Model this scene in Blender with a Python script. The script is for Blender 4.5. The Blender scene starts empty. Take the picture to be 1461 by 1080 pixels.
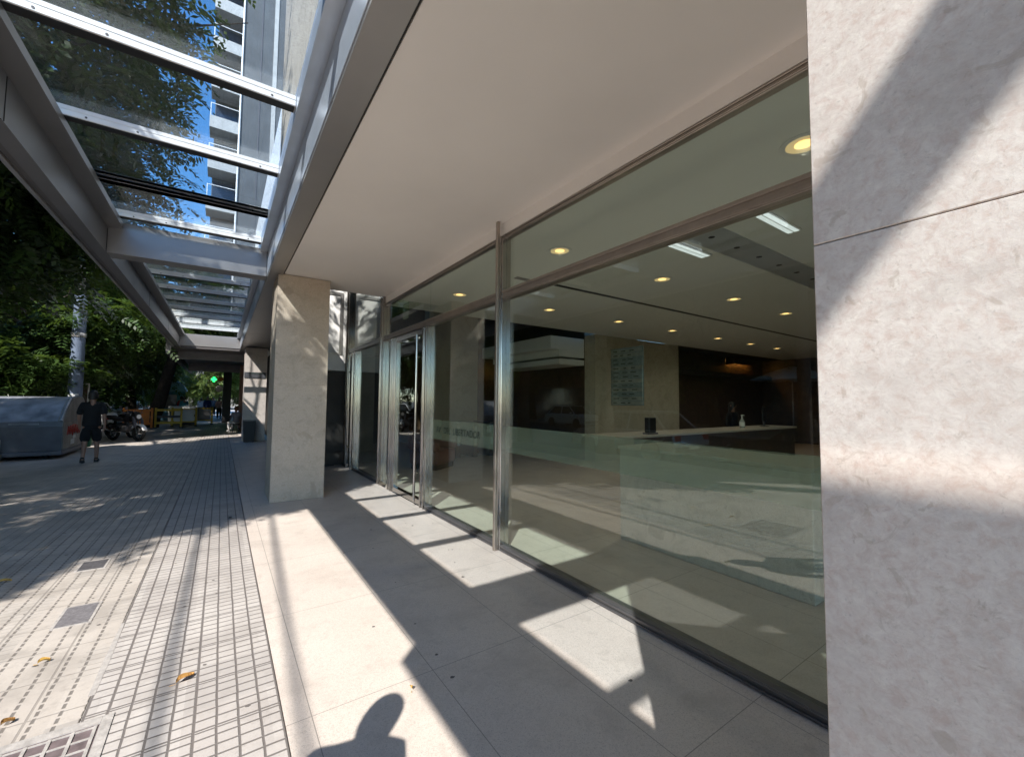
import bpy, bmesh, math, random
import numpy as np
from mathutils import Vector, Matrix

random.seed(7)
SC = bpy.context.scene
COL = SC.collection
PI = math.pi
K = 0.755                                   # horizontal shift of the sun per metre of height, in x and in y

# ------------------------------------------------------------------ materials
def mat(name, col=(.5, .5, .5), rough=.6, metal=0.0, spec=.5, noise=None, bump=None, emit=None):
    """Principled material; noise=(scale, amount, detail) varies the colour, bump=(scale, strength)."""
    m = bpy.data.materials.new(name); m.use_nodes = True
    nt = m.node_tree; b = nt.nodes['Principled BSDF']
    b.inputs['Base Color'].default_value = (*col, 1)
    b.inputs['Roughness'].default_value = rough
    b.inputs['Metallic'].default_value = metal
    b.inputs['Specular IOR Level'].default_value = spec
    tc = nt.nodes.new('ShaderNodeTexCoord')
    if noise:
        n = nt.nodes.new('ShaderNodeTexNoise'); n.inputs['Scale'].default_value = noise[0]
        n.inputs['Detail'].default_value = noise[2] if len(noise) > 2 else 5
        nt.links.new(tc.outputs['Object'], n.inputs['Vector'])
        r = nt.nodes.new('ShaderNodeMapRange')
        r.inputs['From Min'].default_value = .3; r.inputs['From Max'].default_value = .7
        r.inputs['To Min'].default_value = 1 - noise[1]; r.inputs['To Max'].default_value = 1 + noise[1]
        nt.links.new(n.outputs['Fac'], r.inputs['Value'])
        v = nt.nodes.new('ShaderNodeVectorMath'); v.operation = 'SCALE'
        v.inputs[0].default_value = col
        nt.links.new(r.outputs[0], v.inputs['Scale'])
        nt.links.new(v.outputs[0], b.inputs['Base Color'])
    if bump:
        n2 = nt.nodes.new('ShaderNodeTexNoise'); n2.inputs['Scale'].default_value = bump[0]; n2.inputs['Detail'].default_value = 6
        nt.links.new(tc.outputs['Object'], n2.inputs['Vector'])
        bp = nt.nodes.new('ShaderNodeBump'); bp.inputs['Strength'].default_value = bump[1]; bp.inputs['Distance'].default_value = .01
        nt.links.new(n2.outputs['Fac'], bp.inputs['Height']); nt.links.new(bp.outputs[0], b.inputs['Normal'])
    if emit:
        b.inputs['Emission Color'].default_value = (*emit[0], 1); b.inputs['Emission Strength'].default_value = emit[1]
    return m

class NT:
    """tiny node helper"""
    def __init__(s, name):
        s.m = bpy.data.materials.new(name); s.m.use_nodes = True; s.t = s.m.node_tree
        s.b = s.t.nodes['Principled BSDF']; s.out = s.t.nodes['Material Output']
        s.tc = s.t.nodes.new('ShaderNodeTexCoord')
        s.sep = s.t.nodes.new('ShaderNodeSeparateXYZ'); s.l(s.tc.outputs['Object'], s.sep.inputs[0])
    def l(s, a, b): s.t.links.new(a, b)
    def n(s, typ, **kw):
        nd = s.t.nodes.new(typ)
        for k, v in kw.items():
            if k.startswith('i_'): nd.inputs[k[2:].replace('_', ' ')].default_value = v
            else: setattr(nd, k, v)
        return nd
    def math(s, op, a, b=None, c=None):
        nd = s.t.nodes.new('ShaderNodeMath'); nd.operation = op
        for i, v in enumerate((a, b, c)):
            if v is None: continue
            if isinstance(v, (int, float)): nd.inputs[i].default_value = v
            else: s.l(v, nd.inputs[i])
        return nd.outputs[0]
    def noise(s, scale, detail=5, rough=.5, vec=None, dist=0):
        nd = s.n('ShaderNodeTexNoise'); nd.inputs['Scale'].default_value = scale; nd.inputs['Detail'].default_value = detail
        nd.inputs['Roughness'].default_value = rough; nd.inputs['Distortion'].default_value = dist
        s.l(vec or s.tc.outputs['Object'], nd.inputs['Vector']); return nd.outputs['Fac']
    def ramp(s, fac, stops):
        nd = s.n('ShaderNodeValToRGB'); e = nd.color_ramp.elements
        while len(e) < len(stops): e.new(.5)
        for el, (p, c) in zip(e, stops):
            el.position = p; el.color = (*c, 1) if len(c) == 3 else c
        s.l(fac, nd.inputs[0]); return nd.outputs[0]
    def mix(s, fac, a, b, mode='MIX'):
        nd = s.n('ShaderNodeMix', data_type='RGBA', blend_type=mode)
        for i, v in ((0, fac), (6, a), (7, b)):
            if isinstance(v, (int, float)): nd.inputs[i].default_value = v
            elif isinstance(v, tuple): nd.inputs[i].default_value = (*v, 1)
            else: s.l(v, nd.inputs[i])
        return nd.outputs[2]
    def band(s, coord, period, width, off=0.0):
        """1 inside a groove of the given width every period"""
        a = s.math('FRACT', s.math('DIVIDE', s.math('ADD', coord, off + 1000 * period), period))
        d = s.math('ABSOLUTE', s.math('SUBTRACT', a, .5))
        nd = s.n('ShaderNodeMapRange'); s.l(d, nd.inputs['Value'])
        h = width / period / 2
        nd.inputs['From Min'].default_value = h * 1.35; nd.inputs['From Max'].default_value = h * .65
        return nd.outputs[0]
    def bump(s, h, strength=.5, dist=.01):
        bp = s.n('ShaderNodeBump'); bp.inputs['Strength'].default_value = strength; bp.inputs['Distance'].default_value = dist
        s.l(h, bp.inputs['Height']); s.l(bp.outputs[0], s.b.inputs['Normal'])

def stone_mat(name, base, tint, blotch, scale=1.0, bump=.25, rough=.55, warm=None):
    s = NT(name)
    big = s.noise(1.3 * scale, 4, .55)
    c = s.ramp(big, [(.3, base), (.7, tint)])
    fine = s.noise(60 * scale, 8, .75, dist=.4)
    c = s.mix(.55, c, s.ramp(fine, [(.36, (.36, .33, .31)), (.5, (.5, .5, .5)), (.64, (.63, .62, .61))]), 'OVERLAY')
    vein = s.noise(16 * scale, 9, .66, dist=1.2)
    v = s.ramp(s.math('ABSOLUTE', s.math('SUBTRACT', vein, .5)), [(0, (1, 1, 1)), (.022, (0, 0, 0))])
    c = s.mix(s.math('MULTIPLY', v, .22), c, blotch)
    bl = s.noise(2.6 * scale, 5, .5, dist=.6)
    c = s.mix(s.ramp(bl, [(.64, (0, 0, 0)), (.68, (.6, .6, .6))]), c, blotch)
    md = s.noise(5.5 * scale, 7, .65, dist=.8)
    c = s.mix(s.ramp(md, [(.48, (0, 0, 0)), (.68, (.6, .6, .6))]), c, tuple(.76 * x for x in base))
    pit = s.noise(22 * scale, 6, .6, dist=1.0)
    c = s.mix(s.ramp(pit, [(.60, (0, 0, 0)), (.65, (.6, .6, .6))]), c, blotch)
    speck = s.noise(150 * scale, 3, .6)
    c = s.mix(s.ramp(speck, [(.62, (0, 0, 0)), (.70, (.35, .35, .35))]), c, tuple(.55 * x for x in base))
    s.l(c, s.b.inputs['Base Color']); s.b.inputs['Roughness'].default_value = rough
    s.b.inputs['Specular IOR Level'].default_value = .4
    s.bump(s.math('ADD', fine, s.math('MULTIPLY', speck, .5)), bump * .6, .003)
    return s.m

def floor_stone(name):
    """honed limestone slabs with thin joints"""
    s = NT(name); x, y = s.sep.outputs[0], s.sep.outputs[1]
    big = s.noise(.9, 4); c = s.ramp(big, [(.3, (.555, .487, .43)), (.7, (.625, .557, .495))])
    fine = s.noise(55, 8, .7, dist=1.0)
    c = s.mix(.5, c, s.ramp(fine, [(.34, (.46, .44, .42)), (.5, (.5, .5, .5)), (.66, (.57, .56, .55))]), 'OVERLAY')
    sp = s.noise(210, 3, .6)
    c = s.mix(s.ramp(sp, [(.54, (0, 0, 0)), (.66, (.75, .75, .75))]), c, (.30, .26, .23))
    c = s.mix(s.ramp(s.noise(75, 5, .7), [(.55, (0, 0, 0)), (.68, (.5, .5, .5))]), c, (.36, .315, .28))
    st = s.noise(2.1, 6, .65, dist=.4)
    c = s.mix(s.ramp(st, [(.5, (0, 0, 0)), (.70, (.5, .5, .5))]), c, (.37, .32, .28))
    c = s.mix(s.ramp(s.noise(7, 7, .65, dist=.6), [(.56, (0, 0, 0)), (.7, (.45, .45, .45))]), c, (.39, .34, .30))
    j = s.math('MAXIMUM', s.band(x, .667, .0045, -1.11 + .3335), s.band(y, 1.22, .0045, -1.2 + .61))
    c = s.mix(s.math('MULTIPLY', j, .75), c, (.16, .145, .13))
    s.l(c, s.b.inputs['Base Color'])
    s.l(s.ramp(s.noise(3, 4), [(.3, (.34,) * 3), (.7, (.48,) * 3)]), s.b.inputs['Roughness'])
    s.bump(s.math('SUBTRACT', s.math('MULTIPLY', fine, .5), j), .12, .004)
    return s.m

def ribbed_tile(name):
    """cement paving tile cast in long ribs cut by short cross grooves"""
    s = NT(name); x, y = s.sep.outputs[0], s.sep.outputs[1]
    wob = s.math('MULTIPLY', s.math('SUBTRACT', s.noise(6, 3), .5), .008)
    x2 = s.math('ADD', x, wob); y2 = s.math('ADD', y, wob)
    gx = s.band(x2, .0925, .0105, -.32 + .046); gy = s.band(y2, .072, .011, 0)
    jt = s.math('MAXIMUM', s.band(y, .432, .010, .2), s.band(x, .37, .013, -.32 + .185))
    g = s.math('MAXIMUM', gx, s.math('MULTIPLY', gy, .95)); g = s.math('MAXIMUM', g, s.math('MULTIPLY', jt, .9))
    fx = s.math('FLOOR', s.math('DIVIDE', s.math('ADD', x, 50.05), .37)); fy = s.math('FLOOR', s.math('DIVIDE', s.math('ADD', y, 100.018), .432))
    cb = s.n('ShaderNodeCombineXYZ'); s.l(fx, cb.inputs[0]); s.l(fy, cb.inputs[1])
    wn = s.n('ShaderNodeTexWhiteNoise'); s.l(cb.outputs[0], wn.inputs['Vector'])
    c = s.ramp(wn.outputs['Value'], [(0, (.43, .395, .365)), (.8, (.50, .465, .43)), (1, (.385, .355, .33))])
    c = s.mix(s.ramp(s.noise(2.2, 8, .68), [(.46, (0, 0, 0)), (.68, (.65, .65, .65))]), c, (.30, .272, .25))
    c = s.mix(s.ramp(s.noise(14, 6, .7), [(.56, (0, 0, 0)), (.66, (.35, .35, .35))]), c, (.26, .235, .21))
    c = s.mix(s.ramp(s.noise(90, 4, .7), [(.5, (0, 0, 0)), (.75, (.5, .5, .5))]), c, (.34, .31, .29))
    c = s.mix(s.math('MULTIPLY', g, .88), c, (.115, .10, .092))
    s.l(c, s.b.inputs['Base Color']); s.b.inputs['Roughness'].default_value = .5
    s.bump(s.math('SUBTRACT', s.math('MULTIPLY', s.noise(70, 5), .15), g), .55, .006)
    return s.m

def dashed_tile(name):
    """older paving tile: parallel dashes cut in every second panel"""
    s = NT(name); x, y = s.sep.outputs[0], s.sep.outputs[1]
    wob = s.math('MULTIPLY', s.math('SUBTRACT', s.noise(4, 3), .5), .012)
    x2 = s.math('ADD', x, wob); y2 = s.math('ADD', y, wob)
    dash = s.math('SUBTRACT', 1.0, s.band(y2, .062, .018, 0))
    gx = s.math('MULTIPLY', s.band(x2, .098, .015, .52 + .049), dash)
    gy = s.band(y2, .062, .007, 0)
    fx = s.math('FLOOR', s.math('DIVIDE', s.math('ADD', x, 50.04), .392)); fy = s.math('FLOOR', s.math('DIVIDE', s.math('ADD', y, 100.04), .392))
    cb = s.n('ShaderNodeCombineXYZ'); s.l(fx, cb.inputs[0]); s.l(fy, cb.inputs[1])
    wn = s.n('ShaderNodeTexWhiteNoise'); s.l(cb.outputs[0], wn.inputs['Vector'])
    r = wn.outputs['Value']
    cross = s.math('GREATER_THAN', r, .45)
    jt = s.math('MAXIMUM', s.band(x, .392, .012, -.04 + .196), s.band(y, .392, .010, -.04 + .196))
    g = s.math('MAXIMUM', gx, s.math('MULTIPLY', s.math('MULTIPLY', gy, cross), .5)); g = s.math('MAXIMUM', g, s.math('MULTIPLY', jt, .55))
    far = s.n('ShaderNodeMapRange'); s.l(x, far.inputs['Value'])
    far.inputs['From Min'].default_value = -2.2; far.inputs['From Max'].default_value = -1.5
    far.inputs['To Min'].default_value = .35; far.inputs['To Max'].default_value = 1.0
    g = s.math('MULTIPLY', g, far.outputs[0])
    c = s.ramp(r, [(0, (.42, .375, .33)), (.6, (.50, .455, .405)), (1, (.36, .33, .30))])
    c = s.mix(s.ramp(s.noise(2.2, 6, .62, dist=.5), [(.45, (0, 0, 0)), (.66, (.7, .7, .7))]), c, (.285, .255, .225))
    c = s.mix(s.ramp(s.noise(11, 6, .7), [(.55, (0, 0, 0)), (.66, (.4, .4, .4))]), c, (.24, .215, .19))
    c = s.mix(s.ramp(s.noise(85, 4, .7), [(.5, (0, 0, 0)), (.75, (.5, .5, .5))]), c, (.32, .29, .26))
    c = s.mix(s.math('MULTIPLY', g, .82), c, (.12, .107, .095))
    s.l(c, s.b.inputs['Base Color']); s.b.inputs['Roughness'].default_value = .55
    s.bump(s.math('SUBTRACT', s.math('MULTIPLY', s.noise(60, 5), .2), g), .5, .006)
    return s.m

def glass_mat(name, tint, refl_ior=1.52, dirt=None, rough=0.0):
    """clear sheet: tinted see-through plus mirror reflection by angle"""
    s = NT(name); t = s.t
    tr = s.n('ShaderNodeBsdfTransparent'); tr.inputs[0].default_value = (*tint, 1)
    gl = s.n('ShaderNodeBsdfGlossy'); gl.inputs['Roughness'].default_value = rough; gl.inputs['Color'].default_value = (.95, .97, .97, 1)
    geo = s.n('ShaderNodeNewGeometry'); dt = s.n('ShaderNodeVectorMath', operation='DOT_PRODUCT')
    s.l(geo.outputs['Incoming'], dt.inputs[0]); s.l(geo.outputs['Normal'], dt.inputs[1])
    f0 = ((refl_ior - 1) / (refl_ior + 1)) ** 2
    c1 = s.math('POWER', s.math('SUBTRACT', 1.0, s.math('ABSOLUTE', dt.outputs['Value'])), 5.0)
    fr = s.math('MULTIPLY_ADD', c1, 1 - f0, f0)
    mx = s.n('ShaderNodeMixShader'); s.l(fr, mx.inputs[0]); s.l(tr.outputs[0], mx.inputs[1]); s.l(gl.outputs[0], mx.inputs[2])
    o = mx.outputs[0]
    if dirt:
        df = s.n('ShaderNodeBsdfDiffuse'); df.inputs[0].default_value = (.42, .41, .38, 1)
        n1 = s.noise(dirt[0], 8, .7, dist=1.5); n2 = s.noise(1.1, 3)
        f = s.math('MULTIPLY', s.ramp(n1, [(.42, (0, 0, 0)), (.68, (1, 1, 1))]), s.math('MULTIPLY', s.ramp(n2, [(.3, (.35,) * 3), (.7, (1,) * 3)]), dirt[1]))
        f = s.math('ADD', f, dirt[2])
        m2 = s.n('ShaderNodeMixShader'); s.l(f, m2.inputs[0]); s.l(o, m2.inputs[1]); s.l(df.outputs[0], m2.inputs[2]); o = m2.outputs[0]
    s.l(o, s.out.inputs['Surface']); t.nodes.remove(s.b)
    return s.m

def frosted_mat(name, col, through):
    s = NT(name)
    tr = s.n('ShaderNodeBsdfTransparent'); tr.inputs[0].default_value = (*through, 1)
    df = s.n('ShaderNodeBsdfDiffuse'); df.inputs[0].default_value = (*col, 1)
    tl = s.n('ShaderNodeBsdfTranslucent'); tl.inputs[0].default_value = (*col, 1)
    m0 = s.n('ShaderNodeMixShader'); m0.inputs[0].default_value = .4; s.l(df.outputs[0], m0.inputs[1]); s.l(tl.outputs[0], m0.inputs[2])
    m1 = s.n('ShaderNodeMixShader'); m1.inputs[0].default_value = .30; s.l(tr.outputs[0], m1.inputs[1]); s.l(m0.outputs[0], m1.inputs[2])
    s.l(m1.outputs[0], s.out.inputs['Surface']); s.t.nodes.remove(s.b); return s.m

def leaf_mat(name, c1, c2, tl=.35):
    s = NT(name)
    geo = s.n('ShaderNodeNewGeometry')
    c = s.ramp(geo.outputs['Random Per Island'], [(0, c1), (1, c2)])
    df = s.n('ShaderNodeBsdfPrincipled'); s.l(c, df.inputs['Base Color']); df.inputs['Roughness'].default_value = .45
    df.inputs['Specular IOR Level'].default_value = .35
    tr = s.n('ShaderNodeBsdfTranslucent'); s.l(s.mix(.5, c, (.16, .24, .03)), tr.inputs[0])
    m = s.n('ShaderNodeMixShader'); m.inputs[0].default_value = tl
    s.l(df.outputs[0], m.inputs[1]); s.l(tr.outputs[0], m.inputs[2]); s.l(m.outputs[0], s.out.inputs['Surface'])
    s.t.nodes.remove(s.b); return s.m

M = {}
M['pillar'] = stone_mat('cream_marble', (.575, .48, .415), (.64, .55, .485), (.42, .33, .265), 1.0, .4)
M['pillar_warm_bounce'] = stone_mat('cream_marble_warm_bounce', (.50, .41, .315), (.58, .49, .39), (.40, .31, .225), 1.0, .3)  # same marble, with warm bounced light put into the base colour
M['pillar_core'] = mat('joint_mortar', (.27, .235, .21), .9)
M['lobbywall'] = stone_mat('lobby_stone', (.46, .415, .325), (.53, .48, .39), (.36, .31, .23), .6, .08, .4)
M['upper'] = stone_mat('facade_stone', (.46, .42, .36), (.54, .50, .44), (.36, .32, .27), .5, .1, .7)
M['floor'] = floor_stone('limestone_floor')
M['ribbed'] = ribbed_tile('ribbed_tile'); M['dashed'] = dashed_tile('dashed_tile')
M['alu'] = mat('aluminium', (.50, .485, .47), .34, .75, noise=(3, .07), bump=(120, .02))
M['alu_dark'] = mat('dark_aluminium', (.16, .15, .15), .45, .6, noise=(4, .1))
M['alu_light'] = mat('white_aluminium', (.80, .80, .79), .42, .0, noise=(6, .06))
M['alu_blue'] = mat('pale_aluminium', (.60, .65, .72), .3, .55, noise=(5, .06))
M['beam'] = mat('beam_cladding', (.36, .345, .335), .36, .7, noise=(1.2, .06), bump=(2, .02))
M['fascia'] = mat('fascia_paint', (.20, .20, .205), .42, .5, noise=(1.0, .1, 6))
M['steel'] = mat('polished_steel', (.46, .43, .40), .16, 1.0, noise=(8, .06), bump=(3, .02))
M['steel_brown'] = mat('bronze_steel', (.42, .365, .315), .30, .85, noise=(8, .08))
M['black'] = mat('black_gasket', (.012, .012, .013), .5)
M['plaster'] = mat('soffit_plaster', (.89, .83, .77), .85, noise=(.9, .035, 7), bump=(60, .05))
M['ceil'] = mat('lobby_plaster', (.82, .82, .79), .85, noise=(.8, .02))
M['glass'] = glass_mat('facade_glass', (.895, .94, .903), 1.74)
M['canopyglass'] = glass_mat('canopy_glass', (.86, .90, .93), 1.45, dirt=(34, .20, .006))
M['frost'] = frosted_mat('frosted_film', (.60, .68, .59), (.95, .98, .94))
M['ink'] = mat('dark_lettering', (.03, .05, .04), .6)
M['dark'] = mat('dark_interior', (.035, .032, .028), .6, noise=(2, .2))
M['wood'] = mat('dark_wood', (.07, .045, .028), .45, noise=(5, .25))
M['white'] = mat('white_paint', (.78, .78, .76), .5, noise=(3, .04))
M['desk'] = stone_mat('desk_stone', (.60, .56, .49), (.68, .64, .57), (.40, .36, .3), 1.2, .1, .4)
M['counter'] = mat('counter_top', (.50, .45, .38), .3, noise=(20, .1))
M['bulb'] = mat('warm_lamp', (.8, .6, .3), .4, emit=((1.0, .60, .22), .7))
M['bulb_ring'] = mat('lamp_reflector', (.70, .58, .36), .3, .4, emit=((1.0, .70, .32), .16))
M['tube'] = mat('linear_lamp', (.8, .8, .8), .4, emit=((.9, .97, 1.0), .22))
M['niche'] = mat('niche_lamp', (.8, .5, .2), .4, emit=((1.0, .45, .10), 7.0))
M['boardglass'] = mat('sign_glass', (.30, .38, .40), .15, .3, noise=(5, .2))
M['boardglass2'] = mat('sign_glass_pale', (.42, .46, .44), .2, .3, noise=(5, .2))
M['asphalt'] = mat('asphalt', (.05, .05, .052), .85, noise=(30, .25, 8), bump=(150, .3))
M['concrete'] = mat('kerb_concrete', (.33, .32, .31), .85, noise=(6, .15, 7), bump=(80, .2))
M['earth'] = mat('ground_earth', (.16, .15, .13), .95, noise=(1, .2))
M['iron'] = mat('cast_iron', (.10, .095, .10), .6, .3, noise=(30, .25, 7), bump=(90, .3))
M['patch'] = mat('mortar_patch', (.36, .335, .31), .85, noise=(25, .2, 7), bump=(70, .3))
M['leaf_yellow'] = mat('fallen_leaf', (.55, .33, .07), .6, noise=(40, .3))
M['leaf_brown'] = mat('fallen_leaf_brown', (.42, .22, .06), .6, noise=(40, .3))
M['leaf_shaded'] = leaf_mat('leaf_deep_shade', (.009, .021, .007), (.032, .062, .017))  # deep crown shade put into a darker leaf colour
M['leaf_half_lit'] = leaf_mat('leaf_half_lit', (.016, .038, .009), (.062, .115, .026))  # brighter leaf colour stands for partly sunlit crowns
M['leaf_sunlit'] = leaf_mat('leaf_sunlit', (.07, .12, .03), (.17, .21, .06))  # full sun put into a paler leaf colour
M['bark'] = mat('bark', (.045, .036, .030), .95, noise=(9, .35, 8), bump=(25, .8))
M['plastic_grey'] = mat('container_grey', (.10, .105, .125), .42, noise=(3, .22, 7), bump=(60, .08))
M['plastic_side'] = mat('container_side', (.22, .205, .185), .55, noise=(3, .3, 7), bump=(60, .08))
M['plastic_lid'] = mat('container_lid', (.20, .21, .235), .38, noise=(3.5, .45, 8))
M['red_paint'] = mat('red_spray', (.42, .05, .035), .6)
M['sticker'] = mat('pale_sticker', (.55, .55, .55), .6, noise=(30, .2))
M['green_bin'] = mat('green_plastic', (.03, .16, .075), .4, noise=(4, .15))
M['pole'] = mat('pole_paint', (.12, .155, .225), .5, .2, noise=(5, .22, 7))
M['yellow'] = mat('yellow_paint', (.62, .42, .04), .5, noise=(9, .15))
M['orange'] = mat('orange_plastic', (.72, .22, .03), .5, noise=(9, .15))
M['green_neon'] = mat('green_neon', (.05, .6, .2), .4, emit=((.02, .9, .16), 1.0))
M['skin'] = mat('skin', (.36, .20, .14), .55)
M['hair'] = mat('hair', (.014, .011, .010), .6, noise=(40, .4))
M['hair_brown'] = mat('hair_brown', (.10, .045, .022), .6, noise=(40, .4))
def cloth(name, c): return mat(name, c, .9, noise=(14, .12), bump=(180, .15))
M['c_black'] = cloth('cloth_black', (.010, .010, .012)); M['c_navy'] = cloth('cloth_navy', (.025, .035, .10))
M['c_white'] = cloth('cloth_white', (.68, .66, .64)); M['c_pink'] = cloth('cloth_pink', (.60, .30, .30))
M['c_grey'] = cloth('cloth_grey', (.16, .17, .20)); M['c_cyan'] = cloth('cloth_cyan', (.08, .36, .50)); M['c_red'] = cloth('cloth_red', (.34, .06, .06))
M['shoe'] = mat('shoe_black', (.015, .015, .016), .5); M['shoe_white'] = mat('shoe_white', (.75, .74, .72), .5)
M['rubber'] = mat('rubber', (.015, .015, .015), .8); M['chrome'] = mat('chrome', (.6, .6, .6), .15, 1)
M['carglass'] = mat('car_glass', (.02, .025, .03), .06, 0, .8)
M['lampred'] = mat('tail_lamp', (.4, .02, .02), .3); M['lampclear'] = mat('head_lamp', (.7, .7, .7), .15)

# ------------------------------------------------------------------ geometry helpers
class MB:
    """collects shapes; build() links them as ONE mesh object"""
    def __init__(s): s.v = []; s.f = []; s.mi = []; s.cur = 0; s.sh = []; s.last = []
    def add(s, vs, fs):
        o = len(s.v); s.v += [tuple(map(float, p)) for p in vs]
        s.sh.append((o, len(s.v), len(s.f), len(s.f) + len(fs)))
        s.f += [[i + o for i in f] for f in fs]; s.mi += [s.cur] * len(fs); return s
    def box(s, x0, x1, y0, y1, z0, z1, c=0.0):
        if c <= 0:
            return s.add([(x0, y0, z0), (x1, y0, z0), (x1, y1, z0), (x0, y1, z0), (x0, y0, z1), (x1, y0, z1), (x1, y1, z1), (x0, y1, z1)],
                         [(0, 3, 2, 1), (4, 5, 6, 7), (0, 1, 5, 4), (1, 2, 6, 5), (2, 3, 7, 6), (3, 0, 4, 7)])
        bm = bmesh.new(); bmesh.ops.create_cube(bm, size=1)
        for v in bm.verts: v.co = Vector(((x0 + x1) / 2 + v.co.x * (x1 - x0), (y0 + y1) / 2 + v.co.y * (y1 - y0), (z0 + z1) / 2 + v.co.z * (z1 - z0)))
        bmesh.ops.bevel(bm, geom=bm.edges[:], offset=c, segments=1, affect='EDGES', clamp_overlap=True)
        bm.verts.index_update(); s.add([v.co[:] for v in bm.verts], [[v.index for v in f.verts] for f in bm.faces]); bm.free(); return s
    def prism_y(s, prof, y0, y1):
        n = len(prof); vs = [(x, y0, z) for x, z in prof] + [(x, y1, z) for x, z in prof]
        fs = [(i, (i + 1) % n, n + (i + 1) % n, n + i) for i in range(n)] + [tuple(range(n))[::-1], tuple(range(n, 2 * n))]
        return s.add(vs, fs)
    def prism_x(s, prof, x0, x1):
        n = len(prof); vs = [(x0, y, z) for y, z in prof] + [(x1, y, z) for y, z in prof]
        fs = [(i, (i + 1) % n, n + (i + 1) % n, n + i) for i in range(n)] + [tuple(range(n))[::-1], tuple(range(n, 2 * n))]
        return s.add(vs, fs)
    def tube(s, pts, rad, n=10, closed=False):
        P = [Vector(p) for p in pts]; m = len(P)
        R = rad if isinstance(rad, (list, tuple)) else [rad] * m
        rings = []; up = None
        for i, p in enumerate(P):
            a = P[(i - 1) % m] if (i > 0 or closed) else p; b = P[(i + 1) % m] if (i < m - 1 or closed) else p
            d = (b - a).normalized()
            if up is None: up = d.orthogonal().normalized()
            up = (up - d * up.dot(d)).normalized(); w = d.cross(up)
            rings.append([p + (up * math.cos(2 * PI * k / n) + w * math.sin(2 * PI * k / n)) * R[i] for k in range(n)])
        vs = [v for r in rings for v in r]; fs = []
        for i in range(m if closed else m - 1):
            j = (i + 1) % m
            for k in range(n): fs.append((i * n + k, i * n + (k + 1) % n, j * n + (k + 1) % n, j * n + k))
        if not closed: fs += [tuple(range(n))[::-1], tuple(range((m - 1) * n, m * n))]
        return s.add(vs, fs)
    def lathe(s, prof, c=(0, 0, 0), n=20, axis='z', caps=True):
        vs = []; fs = []
        for r, h in prof:
            for k in range(n):
                a = 2 * PI * k / n; u, v = r * math.cos(a), r * math.sin(a)
                p = (u, v, h) if axis == 'z' else (h, u, v) if axis == 'x' else (u, h, v)
                vs.append((c[0] + p[0], c[1] + p[1], c[2] + p[2]))
        m = len(prof)
        for i in range(m - 1):
            for k in range(n): fs.append((i * n + k, i * n + (k + 1) % n, (i + 1) * n + (k + 1) % n, (i + 1) * n + k))
        if caps: fs += [tuple(range(n))[::-1], tuple(range((m - 1) * n, m * n))]
        return s.add(vs, fs)
    def pieces(s):
        """groups of shapes that stand apart from each other"""
        n = len(s.sh); bb = []
        for a, b, _, _ in s.sh:
            p = np.array(s.v[a:b]); bb.append((p.min(0), p.max(0)))
        g = list(range(n))
        def root(i):
            while g[i] != i: i = g[i]
            return i
        for i in range(n):
            for j in range(i):
                gap = np.linalg.norm(np.maximum(0, np.maximum(bb[i][0] - bb[j][1], bb[j][0] - bb[i][1])))
                if gap <= max(.02, .5 * max((bb[i][1] - bb[i][0]).max(), (bb[j][1] - bb[j][0]).max())): g[root(i)] = root(j)
        out = {}
        for i in range(n): out.setdefault(root(i), []).append(i)
        return list(out.values())
    def build(s, name, m, parent=None, smooth=False):
        if parent is not None and 1 < len(s.sh) < 60:
            ps = s.pieces()
            if len(ps) > 1:
                objs = []
                for grp in ps:
                    q = MB()
                    for i in grp:
                        a, b, fa, fb = s.sh[i]; q.add(s.v[a:b], [[k - a for k in f] for f in s.f[fa:fb]])
                    objs.append(q.build(name, m, parent, smooth))
                s.last = objs; return objs[0]
        o = s.build_one(name, m, parent, smooth); s.last = [o]; return o
    def build_one(s, name, m, parent=None, smooth=False):
        me = bpy.data.meshes.new(name); me.from_pydata(s.v, [], s.f); me.validate(); me.update()
        ms = m if isinstance(m, (list, tuple)) else [m]
        for x in ms: me.materials.append(M[x] if isinstance(x, str) else x)
        if len(ms) > 1 and len(s.mi) == len(me.polygons): me.polygons.foreach_set('material_index', s.mi)
        bm = bmesh.new(); bm.from_mesh(me); bmesh.ops.recalc_face_normals(bm, faces=bm.faces); bm.to_mesh(me); bm.free()
        if smooth:
            me.polygons.foreach_set('use_smooth', [True] * len(me.polygons))
            try: me.set_sharp_from_angle(angle=math.radians(40))
            except Exception: pass
        return link(name, me, parent)

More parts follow.
